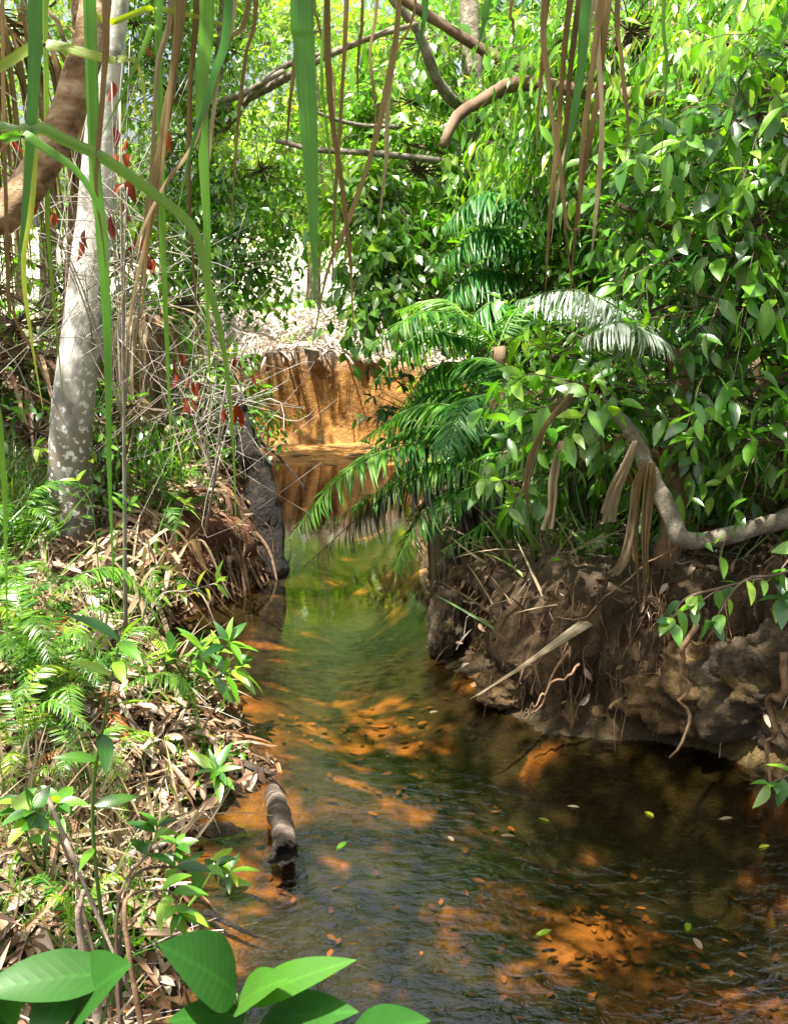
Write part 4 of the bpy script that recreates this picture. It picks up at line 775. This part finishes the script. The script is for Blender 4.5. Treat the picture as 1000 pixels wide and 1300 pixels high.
for k, (x0, x1, y1, q) in enumerate([(809, 813, 790, "longest of the brown strands hanging straight down from the elbow"), (818, 821, 780, "brown strand hanging just right of the longest strand"), (826, 822, 750, "outer right brown strand hanging from the elbow"), (803, 808, 720, "short brown strand hanging left of the long strands"), (700, 676, 575, "thin dry strand curving beside the pale split base")]):
    strip(q, [(824 + (x0 - 812) * .3, 588), (x0 + 2, 622), ((x0 + x1) / 2 - 3, 690), (x1, y1)] if x0 > 720 else [(725, 500), (690, 545), (668, 600), (672, 660)], 4.35, 4, 'dry', "dry_strand", "dry strand", prof=[1, 1, .8, .3], group="dry strands hanging from the bent limb")
strip("long dead palm sheath lying diagonally down the bare bank into the water", [(742, 790, 4.5), (700, 820, 4.38), (650, 855, 4.3), (590, 892, 4.28)], 4.4, 9, 'straw', "palm_sheath", "palm sheath", prof=[1.1, .8, .5, .35, .15])
strip("brown strap of dead leaf hanging at the bank's far point", [(552, 660), (556, 730), (552, 800)], 6.0, 9, 'straw', "dead_leaf_base", "dead leaf", prof=[.6, 1, .9, .5])
strip("second narrower brown strap beside it at the bank's far point", [(545, 665), (548, 700), (547, 755)], 6.05, 5, 'dry', "dead_leaf_base", "dead leaf", prof=[.6, 1, .9, .4])

def rock(label, p, r, mt, seed, name="rock", group=None, amp=.5, sq=(1, 1, 1)):
    n = 96; m_ = 56; th = np.linspace(0, np.pi, m_); ph = np.arange(n) * 2 * np.pi / n; TH, PH = np.meshgrid(th, ph, indexing='ij')
    D = np.stack([np.sin(TH) * np.cos(PH), np.sin(TH) * np.sin(PH), np.cos(TH)], -1)
    q = 1 + amp * fbm(D * 1.6 + seed, 5) - .5 * amp * np.abs(fbm(D * 4 + seed, 4)) + .12 * fbm(D * 14 + seed, 3); Vv = D * q[..., None] * np.array(r) * np.array(sq) + np.array(p)
    ix = np.arange(m_ * n).reshape(m_, n); Lr = np.stack([ix[:-1], ix[1:], np.roll(ix[1:], -1, 1), np.roll(ix[:-1], -1, 1)], -1).reshape(-1, 4)
    b = MB(); b.add(Vv.reshape(-1, 3), Lr, np.full(len(Lr), 4)); tag(b.build(name, G[mt]), label, "rock", group)
def edge(px, py, dz=.0): return on(px, py) + np.array([0, 0, dz])
gk = "stones along the foot of the right bank"
for i, (lab, px_, py_, r_, mt, dz, am) in enumerate([
    ("round ochre stone at the waterline, left of a matching pair", 722, 918, (.055, .06, .06), 'ochre', .03, .5), ("round ochre stone at the waterline, right of a matching pair", 760, 922, (.045, .05, .055), 'ochre', .04, .5),
    ("wide ochre clay boulder where the palm sheath ends", 655, 888, (.14, .12, .10), 'ochre', .06, .6), ("dark earthy boulder above the pair of round stones", 735, 880, (.2, .14, .13), 'soilrock', .15, .7),
    ("craggy ochre rock mass hanging over water at right", 890, 925, (.26, .2, .18), 'ochre', .22, .9), ("yellow brown outcrop halfway up the right bank", 850, 880, (.2, .14, .12), 'soilrock', .36, .9),
    ("dark block with square face at the hollow in the bank", 566, 830, (.08, .12, .14), 'soilrock', .16, .5), ("small stone half under the dark boulder", 700, 915, (.05, .05, .04), 'soilrock', .03, .5),
    ("dark overhanging rock at the right edge above water", 975, 950, (.22, .2, .22), 'soilrock', .25, .8), ("orange clay lump inside the bank's hollow", 640, 862, (.08, .07, .07), 'ochre', .14, .7)]):
    rock(lab, edge(px_, py_, dz) + np.array([.0, -.01, 0]), tuple(1.25 * q for q in r_), mt, i * 7.7, group=gk, amp=am)
rock("grey flat stone in the muddy litter on the left shore", gp(262, 3.6, .01), (.09, .06, .03), 'soilrock', 3.3)
rock("dark stone in the little cove at left", gp(235, 5.1, .02), (.09, .08, .06), 'soilrock', 13.3)
rock("round grey stone among the ferns on the left bank", gp(112, 4.6, .05), (.11, .09, .08), 'soilrock', 23.3)

def roots(label, base, lst, name="hanging_root", group=None, mt='root', cat="root"):
    b = MB()
    for pts, r0 in lst:
        P = spline(pts, 26); P = P + fbm(np.stack([np.linspace(0, 6, len(P)), np.full(len(P), r0 * 999), P[:, 2] * 9], -1), 3)[:, None] * rng.normal(size=3) * .05
        tube(b, P, [r0, r0 * .8, r0 * .35], 6, rough=.3, rnd=rng.random())
    tag(b.build(name, G[mt]), label, cat, group)
gr = "roots hanging down the right bank"
def hroot(label, pts, r0, Y): roots(label, None, [([at(p[0], p[1], Y) for p in pts], r0)], group=gr)
hroot("shaggy brown root dangling to the water below the yellow outcrop", [(872, 790), (868, 850), (874, 890), (852, 962)], .012, 3.95)
hroot("twisted dark root dangling at the right edge of the photo", [(1000, 840), (982, 880), (978, 930), (972, 990)], .014, 3.6)
hroot("thin root hanging straight from the bank's brow", [(756, 740), (764, 790), (775, 840), (790, 880)], .005, 4.5)
hroot("curved root looping from the brow toward the far point", [(640, 690), (600, 700), (570, 740), (550, 800)], .012, 5.9)
hroot("thin root beside the sheath on the dark slope", [(690, 720), (720, 760), (700, 790), (650, 800)], .006, 4.9)
hroot("root creeping down to the pair of round stones", [(720, 830), (700, 860), (690, 890), (672, 910)], .007, 4.35)
hroot("fine root crossing behind the long strands", [(860, 700), (800, 730), (740, 780), (700, 780)], .004, 4.5)
hroot("rust coloured root above the ochre boulder", [(735, 850), (700, 868), (680, 885), (665, 915)], .006, 4.3)
# fine rootlets and stems spilling over both banks
b = MB(); n = 800
px_ = rng.random(n); seg = []
for k in range(n):
    if px_[k] < .62: x = .35 + 2.0 * rng.random(); y = None
    else: x = None
    if x is not None:
        pts_y = np.linspace(3.4, 7.2, 60); sd_ = sdist(np.full(60, x), pts_y); hit = sd_ > .05 + .4 * rng.random(); j = np.argmax(hit); p = np.array([x, pts_y[j], 0])
        if not hit.any() or j == 0: continue
        out = np.array([-.35, -.8, 0])
    else:
        y = 5.7 + 3.4 * rng.random(); pts_x = np.linspace(-.1, -2.2, 60); sd_ = sdist(pts_x, np.full(60, y)); j = np.argmax(sd_ > .03 + .4 * rng.random()); p = np.array([pts_x[j], y, 0]); out = np.array([.9, -.25, 0])
    z = gz(p[0], p[1]) ; L = .12 + .4 * rng.random() ** 2
    q1 = p + np.array([0, 0, z + .01]); q2 = q1 + out * L * .3 + np.array([0, 0, -.1 * L]) + rng.normal(size=3) * .03; q3 = q1 + out * L * .55 + np.array([0, 0, -L * .8]) + rng.normal(size=3) * .05
    if q3[2] < -.01: q3[2] = -.01
    P = spline([q1, q2, q3], 8); seg.append((P, (.0010 + .0045 * rng.random() ** 4)))
for P, r0 in seg: tube(b, P, [r0, r0 * .4], 4, rnd=rng.random(), cap=False)
tag(b.build("fine_rootlets", G['root']), kind='stuff')

# left: rooted old stump and its roots gripping the bank
b0 = gp(322, 8.0, -.05)
t = thing("old_stump", "dark broken stump whose roots grip the rooty left bank", "stump", b0)
b = MB(); tube(b, spline([gp(336, 7.0, -.05), at(330, 610, 7.1), at(314, 570, 7.15), at(304, 530, 7.2), at(300, 498, 7.2)], 40), [.15, .10, .075, .07, .06], 22, rough=.22); b.build("trunk", G['char'], t)
rk = MB()
for k in range(64):
    px0, py0 = 335 - 110 * rng.random() ** 1.2, 590 + 50 * rng.random(); Yk = 7.7 - (335 - px0) / 110 * 1.0; p = at(px0, py0, Yk); 
    y = p[1]; pts_x = np.linspace(-.1, -2.4, 80); j = np.argmax(sdist(pts_x, np.full(80, y - .4)) > 0.0); f_ = np.array([pts_x[j] + .02, y - .4, -.02]); g_ = np.array([pts_x[j] - .22, y - .2, .35 + .2 * rng.random()])
    o = MB(); r0 = .008 + .014 * rng.random() ** 2; tube(o, spline([p, g_ + rng.normal(size=3) * .05, (g_ + f_) / 2 + np.array([.05, 0, 0]) + rng.normal(size=3) * .04, f_ + rng.normal(size=3) * np.array([.05, .1, .0])], 20), [r0, r0 * .9, r0 * .5], 7, rough=.35, rnd=rng.random()); o.build("root", G['root'], t)

# ------------------------------------------------------------------ dead wood in the stream
def loglie(name, label, cat, P, rad, mt, endm='char', hollow=True):
    t = thing(name, label, cat, P[0]); b = MB(); PP = spline(P, 26); tube(b, PP, rad, 24, rough=.16, cap=False); b.build("bark", G[mt], t)
    e = PP[-1]; d = unit(PP[-1] - PP[-2]); r_ = rad[-1]; x = unit(np.cross(d, [0, 0, 1.])); y = np.cross(x, d); b = MB(); n = 24; rings = [(1.0, -.01), (1.03, .014), (.82, .02), (.6, .0), (.35, -.03), (.0, -.035)]
    Vv = []
    for rr, dd in rings:
        for j in range(n):
            a = j * 6.283 / n; Vv.append(e + (x * math.cos(a) + y * math.sin(a)) * r_ * rr * (1 + .12 * rng.normal()) + d * (dd + rng.normal() * .008))
    Lr = [[i * n + j, i * n + (j + 1) % n, (i + 1) * n + (j + 1) % n, (i + 1) * n + j] for i in range(len(rings) - 1) for j in range(n)]
    b.add(Vv, Lr, [4] * len(Lr)); b.build("charred_end", G[endm], t)
loglie("burnt_log", "short burnt log poking out of the water near the left shore", "log", [on(345, 1003, -.03), on(350, 1018, .03), on(358, 1048, .055), on(361, 1082, .05)], [.026, .035, .036, .041, .039, .043], 'log')
b0 = on(335, 985); t = thing("wood_chunk", "broken hollow piece of dark bark at the tip of the mud lip", "bark piece", b0)
b = MB(); ribbon(b, spline([on(312, 968, .07), on(326, 978, .05), on(340, 982, .02), on(356, 985, -.01)], 14), [.05, .055, .04, .012], .7, side=(0, 1, .3)); b.build("bark", G['char'], t)
b = MB(); ribbon(b, spline([on(308, 966, .08), on(324, 974, .065), on(340, 979, .03), on(354, 983, -.005)], 14), [.012, .014, .01, .006], .3, side=(0, 1, .5)); b.build("rim", G['log'], t)
def stick(label, pts, r0, mt='deadwood', name="stick", group=None):
    b = MB(); tube(b, spline(pts, 18), [r0, r0 * .8, r0 * .4], 7, rough=.25, rnd=rng.random()); tag(b.build(name, G[mt]), label, "stick", group)
stick("dark stick slanting out of the litter into the water", [on(262, 1158, .03), on(290, 1172, .03), on(328, 1190, -.005)], .012, 'char')
stick("bleached curved palm rib lying across the left shore", [gp(110, 3.1, .03), gp(150, 3.25, .05), gp(190, 3.35, .05), on(232, 1042, .04)], .014, 'twiggrey')
stick("pale stick lying along the litter to the bark piece", [on(190, 950, .1), on(230, 965, .06), on(282, 978, .025)], .013, 'twiggrey')
stick("thin pale stick at the foot of the glossy shrub", [gp(150, 2.35, .04), gp(190, 2.35, .05), gp(240, 2.4, .02)], .006, 'twiggrey')
stick("brown dead stalk standing among litter at bottom left", [gp(158, 2.2, .0), at(160, 1180, 2.2), at(168, 1130, 2.25)], .008, 'root')
stick("weathered upright stake at the bottom left", [gp(100, 2.3, -.05), at(103, 1190, 2.25), at(106, 1130, 2.25)], .013, 'deadwood')
stick("grey branch slanting down across the bottom left litter", [at(60, 1010, 2.7), at(110, 1130, 2.45), gp(160, 2.4, .02)], .007, 'deadwood')
stick("fallen branch reaching from the stump across the far water", [at(300, 540, 7.6), at(345, 572, 7.2), at(372, 600, 7.0), at(388, 622, 6.9)], .012, 'char')
stick("grey root log lying by the foot of the white trunk", [gp(96, 5.6, .05), gp(120, 5.3, .06), gp(150, 4.95, .02)], .035, 'deadwood')
stick("low dark branch lying behind the white trunk", [gp(30, 6.6, .1), gp(60, 6.7, .25), gp(80, 6.9, .6)], .04, 'bark')

# pale floating leaves
lf_t = tmpl(5, .17, .12, .2, .42); gf = "yellow leaves floating on the stream"
for i, (px_, py_, q) in enumerate([(697, 1043, "below the bank's pair of round stones"), (654, 1062, "just left of the brightest floating leaf"), (829, 1037, "farthest right of the upper floating leaves"), (575, 1068, "nearest the middle of the stream"), (963, 1076, "close to the right edge of the stream"),
                                   (880, 1190, "above the lit sand patch at lower right"), (440, 1068, "between the burnt log and mid stream"), (930, 1038, "in the dark water under the overhanging rock"), (872, 1182, "beside another leaf over the lower right sand"), (735, 1025, "over brown shallows near mid stream"), (700, 1180, "in rippled water near the bottom"), (545, 905, "where the stream narrows past the clay boulder")]):
    b = MB(); scatter(b, lf_t, on(px_, py_, .004)[None], np.array([[rng.normal(), rng.normal(), 0]]), np.array([[.05, .0, 1.]]), np.array([.05 + .02 * rng.random()]))
    o = b.build("floating_leaf", G['straw' if i % 2 else 'yellow']); tag(o, "small yellowish leaf floating " + q, "leaf", gf)

# ------------------------------------------------------------------ litter, grass, ground cover
def ground_pts(n, box, lo=.02, hi=9, dens=None):
    x = box[0] + (box[1] - box[0]) * rng.random(n); y = box[2] + (box[3] - box[2]) * rng.random(n)
    h, sd, _, _ = height(x, y, True); m = (sd > lo) & (sd < hi)
    if dens is not None: m &= rng.random(n) < dens(x, y, sd)
    x, y, h = x[m], y[m], h[m]; e = .03; hx = (height(x + e, y) - h) / e; hy = (height(x, y + e) - h) / e
    nn = unit(np.stack([-hx, -hy, np.ones_like(hx)], -1)); ok = (nn[:, 2] > .55) | ((y < 11) & (rng.random(len(x)) < .25)); x, y, h, nn = x[ok], y[ok], h[ok], nn[ok]; return np.stack([x, y, h], -1), nn
b = MB(); TL = tmpl(3, .2, .35, .5, .42); TS = tmpl(4, .05, .3, .6, .3)
for n, box, s_, T_ in [(9000, (-2.6, 0, 1.6, 6), .075, TL), (9000, (-3.2, -.3, 5.5, 10), .09, TL), (3500, (.2, 3.2, 3.6, 9), .06, TL), (2600, (-2.6, 0, 1.6, 6), .2, TS), (3800, (-3.2, 0, 5.5, 10), .30, TS), (1300, (.2, 3.2, 5.2, 9), .2, TS)]:
    p, nn = ground_pts(n, box); m = len(p); d = rdir(m); d = d - nn * np.sum(d * nn, 1)[:, None] + nn * rng.normal(size=(m, 1)) * .25
    scatter(b, T_, p + nn * (.01 + .03 * rng.random((m, 1))), d, unit(nn + rng.normal(size=(m, 3)) * .45), s_ * (.5 + .8 * rng.random(m)))
tag(b.build("leaf_litter", G['litter']), kind='stuff')
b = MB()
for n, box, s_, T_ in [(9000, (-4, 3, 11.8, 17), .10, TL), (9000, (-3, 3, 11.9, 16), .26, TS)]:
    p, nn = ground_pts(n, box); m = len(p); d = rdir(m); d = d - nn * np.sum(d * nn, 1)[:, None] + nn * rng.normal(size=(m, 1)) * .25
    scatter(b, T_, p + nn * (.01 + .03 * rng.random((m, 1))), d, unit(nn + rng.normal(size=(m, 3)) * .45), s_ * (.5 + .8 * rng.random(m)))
G['palelitter'] = leafmat("sunlit pale litter", [(.12, .09, .07), (.30, .25, .2), (.5, .45, .4), (.6, .56, .5)], .15, tcol=(1, .9, .7), gloss=.03, rough=.45)  # dry litter whitened to look brightly sunlit on the far bank
tag(b.build("sunlit_litter", G['palelitter']), kind='stuff')
b = MB()   # dead twigs on the ground
for box, n in [((-2.6, -.2, 1.8, 6), 900), ((-3, -.4, 5.8, 10), 1100), ((-3, 3, 11.9, 16), 1500), ((.3, 3, 4.2, 9), 700)]:
    p, nn = ground_pts(n, box); m = len(p); d = rdir(m); d = unit(d - nn * np.sum(d * nn, 1)[:, None] + nn * .12 * rng.normal(size=(m, 1))); L = (.08 + .3 * rng.random((m, 1)) ** 2)
    mid = p + nn * .02 + d * L * .5 + rng.normal(size=(m, 3)) * .012; prisms(b, p + nn * .01, mid, .003, .0025, rnd=np.repeat(rng.random(m), 6)); prisms(b, mid, p + nn * .015 + d * L, .0025, .001, rnd=.6)
tag(b.build("fallen_twigs", G['twiggrey']), kind='stuff')
def cover(name, mat, specs, T, up=1.0, wob=.5):
    b = MB()
    for n, box, s_, cl in specs:
        p, nn = ground_pts(n, box, .06, 9, lambda x, y, sd: sstep(-.12, .2, fbm(np.stack([x, y, x * 0], -1) * 1.8 + cl, 3))); m = len(p)
        d = unit(np.array([0, 0, up]) + rng.normal(size=(m, 3)) * wob * np.array([1, 1, .3])); scatter(b, T, p - [0, 0, .01], d, rdir(m), s_ * (.5 + .8 * rng.random(m)))
    tag(b.build(name, G[mat]), kind='stuff')
cover("grass", 'fernlit', [(5000, (-2.8, -1.3, 5.2, 8.5), .30, 1), (2200, (-1.6, -.4, 5.2, 8.8), .12, 1), (3500, (-2.4, -.5, 1.8, 5.4), .16, 4), (2000, (-3.2, -1, 8, 10.6), .16, 4), (2500, (.5, 3.2, 4.6, 9), .25, 6)], T_GRS, 1, .45)
cover("dry_grass", 'straw', [(2500, (-2.8, -.7, 4.8, 6.6), .25, 3), (3500, (-2.8, -.7, 6, 9), .14, 3), (3000, (-2.4, -.7, 1.7, 3.6), .26, 8), (3500, (.5, 3.2, 4.6, 9), .3, 9)], T_GRS, .8, .7)
cover("ground_plants", 'fresh', [(8000, (-2.6, -.5, 1.8, 5.5), .055, 2), (5000, (-3, -.6, 5.2, 9.5), .07, 5), (4200, (.7, 3.2, 4.8, 9.5), .09, 7), (1500, (-4, 3, 14, 18), .12, 9), (9000, (-8, 8, 16.5, 26), .25, 9), (3000, (-8, -2.2, 9, 16), .16, 9)], T_MID, .5, .8)

# dead strap leaves heaped behind the left bank, and the skirt of an old screw palm
def heap(name, label, cat, c0, n, L, spread, mt, down=False, seed=0):
    t = thing(name, label, cat, c0); b = MB()
    for k in range(n):
        a = rng.random() * 6.28; o_ = np.array(c0) + rng.normal(size=3) * spread * np.array([.3, .3, .15]); d = np.array([math.cos(a), math.sin(a), 0])
        if down: P = [o_, o_ + d * .25 * L + np.array([0, 0, -.1]), o_ + d * .34 * L + np.array([0, 0, -.6 * L]), o_ + d * .36 * L + np.array([0, 0, -L * (.9 + .3 * rng.random())])]
        else: P = [o_ + np.array([0, 0, .25]), o_ + d * .4 * L + np.array([0, 0, .3]), o_ + d * .8 * L + np.array([0, 0, .08]), o_ + d * L]
        ribbon(b, spline(P, 14), [.012, .015, .011, .001], .4, side=np.cross(d, [0, 0, 1.]) + rng.normal(size=3) * .2, rnd=rng.random(), twist=rng.normal())
    b.build("dead_leaves", G[mt], t); return t
heap("dead_fronds", "heap of grey dead strap leaves at the left edge behind the white trunk", "dead fronds", gp(15, 7.4, .25), 120, 1.1, .8, 'litter')
heap("dead_fronds", "heap of tan dead strap leaves on the brow above the rooty bank", "dead fronds", gp(185, 6.9, .05), 34, .5, .8, 'straw')
heap("dead_fronds", "bundle of dead strap leaves lying just right of the white trunk", "dead fronds", gp(165, 5.7, .0), 45, .4, .7, 'straw')
t = heap("old_screw_palm", "screw palm with thick skirt of brown dead leaves at left edge", "screw palm", at(-30, 30, 7.0), 90, 1.6, .35, 'dry', True)
b = MB(); tube(b, spline([gp(-40, 7.1, -.1), at(-36, 300, 7.05), at(-30, 20, 7.0)], 16), [.1, .09, .1], 12, rough=.2); b.build("trunk", G['bark'], t)
t = heap("dry_screw_palm", "small screw palm with hanging straw coloured leaves above the rooty bank", "screw palm", at(192, 400, 7.0), 34, .8, .3, 'straw', True)
b = MB(); tube(b, spline([gp(195, 7.0, -.1), at(192, 400, 7.0)], 12), [.07, .06], 10, rough=.2); b.build("trunk", G['bark'], t)

# sunken leaves and sticks on the bed
b = MB()
for (px_, py_), r_, n in [((750, 1085), .34, 130), ((940, 1200), .36, 170), ((950, 1290), .45, 170), ((780, 1245), .25, 70), ((540, 985), .3, 70), ((440, 905), .4, 110), ((520, 1100), 1.0, 120), ((850, 1100), .9, 120)]:
    q = on(px_, py_); x = q[0] + r_ * rng.normal(size=n) * .6; y = q[1] + r_ * rng.normal(size=n) * .5; h, sd, _, _ = height(x, y, True); m = sd < -.03
    p = np.stack([x, y, np.minimum(h + .008 + .015 * rng.random(n), -.006)], -1)[m]; m = len(p)
    m = int(m * .6); p = p[:m]
    scatter(b, tmpl(3, .24, .03, .05, .42), p, rng.normal(size=(m, 3)) * np.array([1, 1, .02]), unit(np.array([0, 0, 1.]) + rng.normal(size=(m, 3)) * .15), .05 * (.5 + .7 * rng.random(m)))
G['sunk'] = leafmat("sunken leaves", [(.05, .03, .012), (.16, .07, .022), (.30, .14, .045)], .1, tcol=(1, .8, .5), gloss=.0)
tag(b.build("sunken_leaves", G['sunk']), kind='stuff')

# crumbs of soil, bark bits and root fibres lying on the steep bank faces themselves
du = np.gradient(V, axis=1); dv = np.gradient(V, axis=0); NN = unit(np.cross(du, dv))
m_ = (SD > -.01) & (SD < .75) & (V[..., 2] > .0) & (Y > 3) & (Y < 10) & (np.abs(X) < 3)
Pq, Nq = V[m_], NN[m_]; Nq = Nq * np.sign(Nq[:, 2:3] + 1e-6)
def pick(n):
    i = rng.integers(0, len(Pq), n); return Pq[i] + rng.normal(size=(n, 3)) * .012, Nq[i]
b = MB(); p, nn = pick(9000); d = rdir(9000); d = unit(d - nn * np.sum(d * nn, 1)[:, None] + np.array([0, 0, -.2]))
scatter(b, TL, p + nn * .008, d, unit(nn + rng.normal(size=nn.shape) * .4), .034 * (.4 + 1.0 * rng.random(9000)))
p, nn = pick(1400); d = rdir(1400); d = unit(d - nn * np.sum(d * nn, 1)[:, None] + np.array([0, 0, -.4])); scatter(b, TS, p + nn * .012, d, unit(nn + rng.normal(size=nn.shape) * .4), .11 * (.4 + 1.0 * rng.random(1400)))
G['bits'] = leafmat("bark and leaf bits", [(.02, .013, .007), (.05, .03, .016), (.10, .065, .035), (.2, .14, .085)], .1, tcol=(1, .8, .5), gloss=.01, rough=.5)
tag(b.build("bank_crumbs", G['bits']), kind='stuff')
b = MB(); n = 1700; p, nn = pick(n); d = rdir(n) * .7 + np.array([0, 0, -.8]); d = unit(d - nn * np.sum(d * nn, 1)[:, None]); L = .05 + .16 * rng.random((n, 1)) ** 2
q1 = p + d * L * .5 + nn * .012 + rng.normal(size=(n, 3)) * .01; q2 = p + d * L + rng.normal(size=(n, 3)) * .012; r_ = .0009 + .0022 * rng.random(n) ** 3
rr = np.repeat(rng.random(n), 6); prisms(b, p + nn * .004, q1, r_, r_ * .8, rnd=rr); prisms(b, q1, q2 + nn * .006, r_ * .8, r_ * .4, rnd=rr)
tag(b.build("root_fibres", G['root']), kind='stuff')
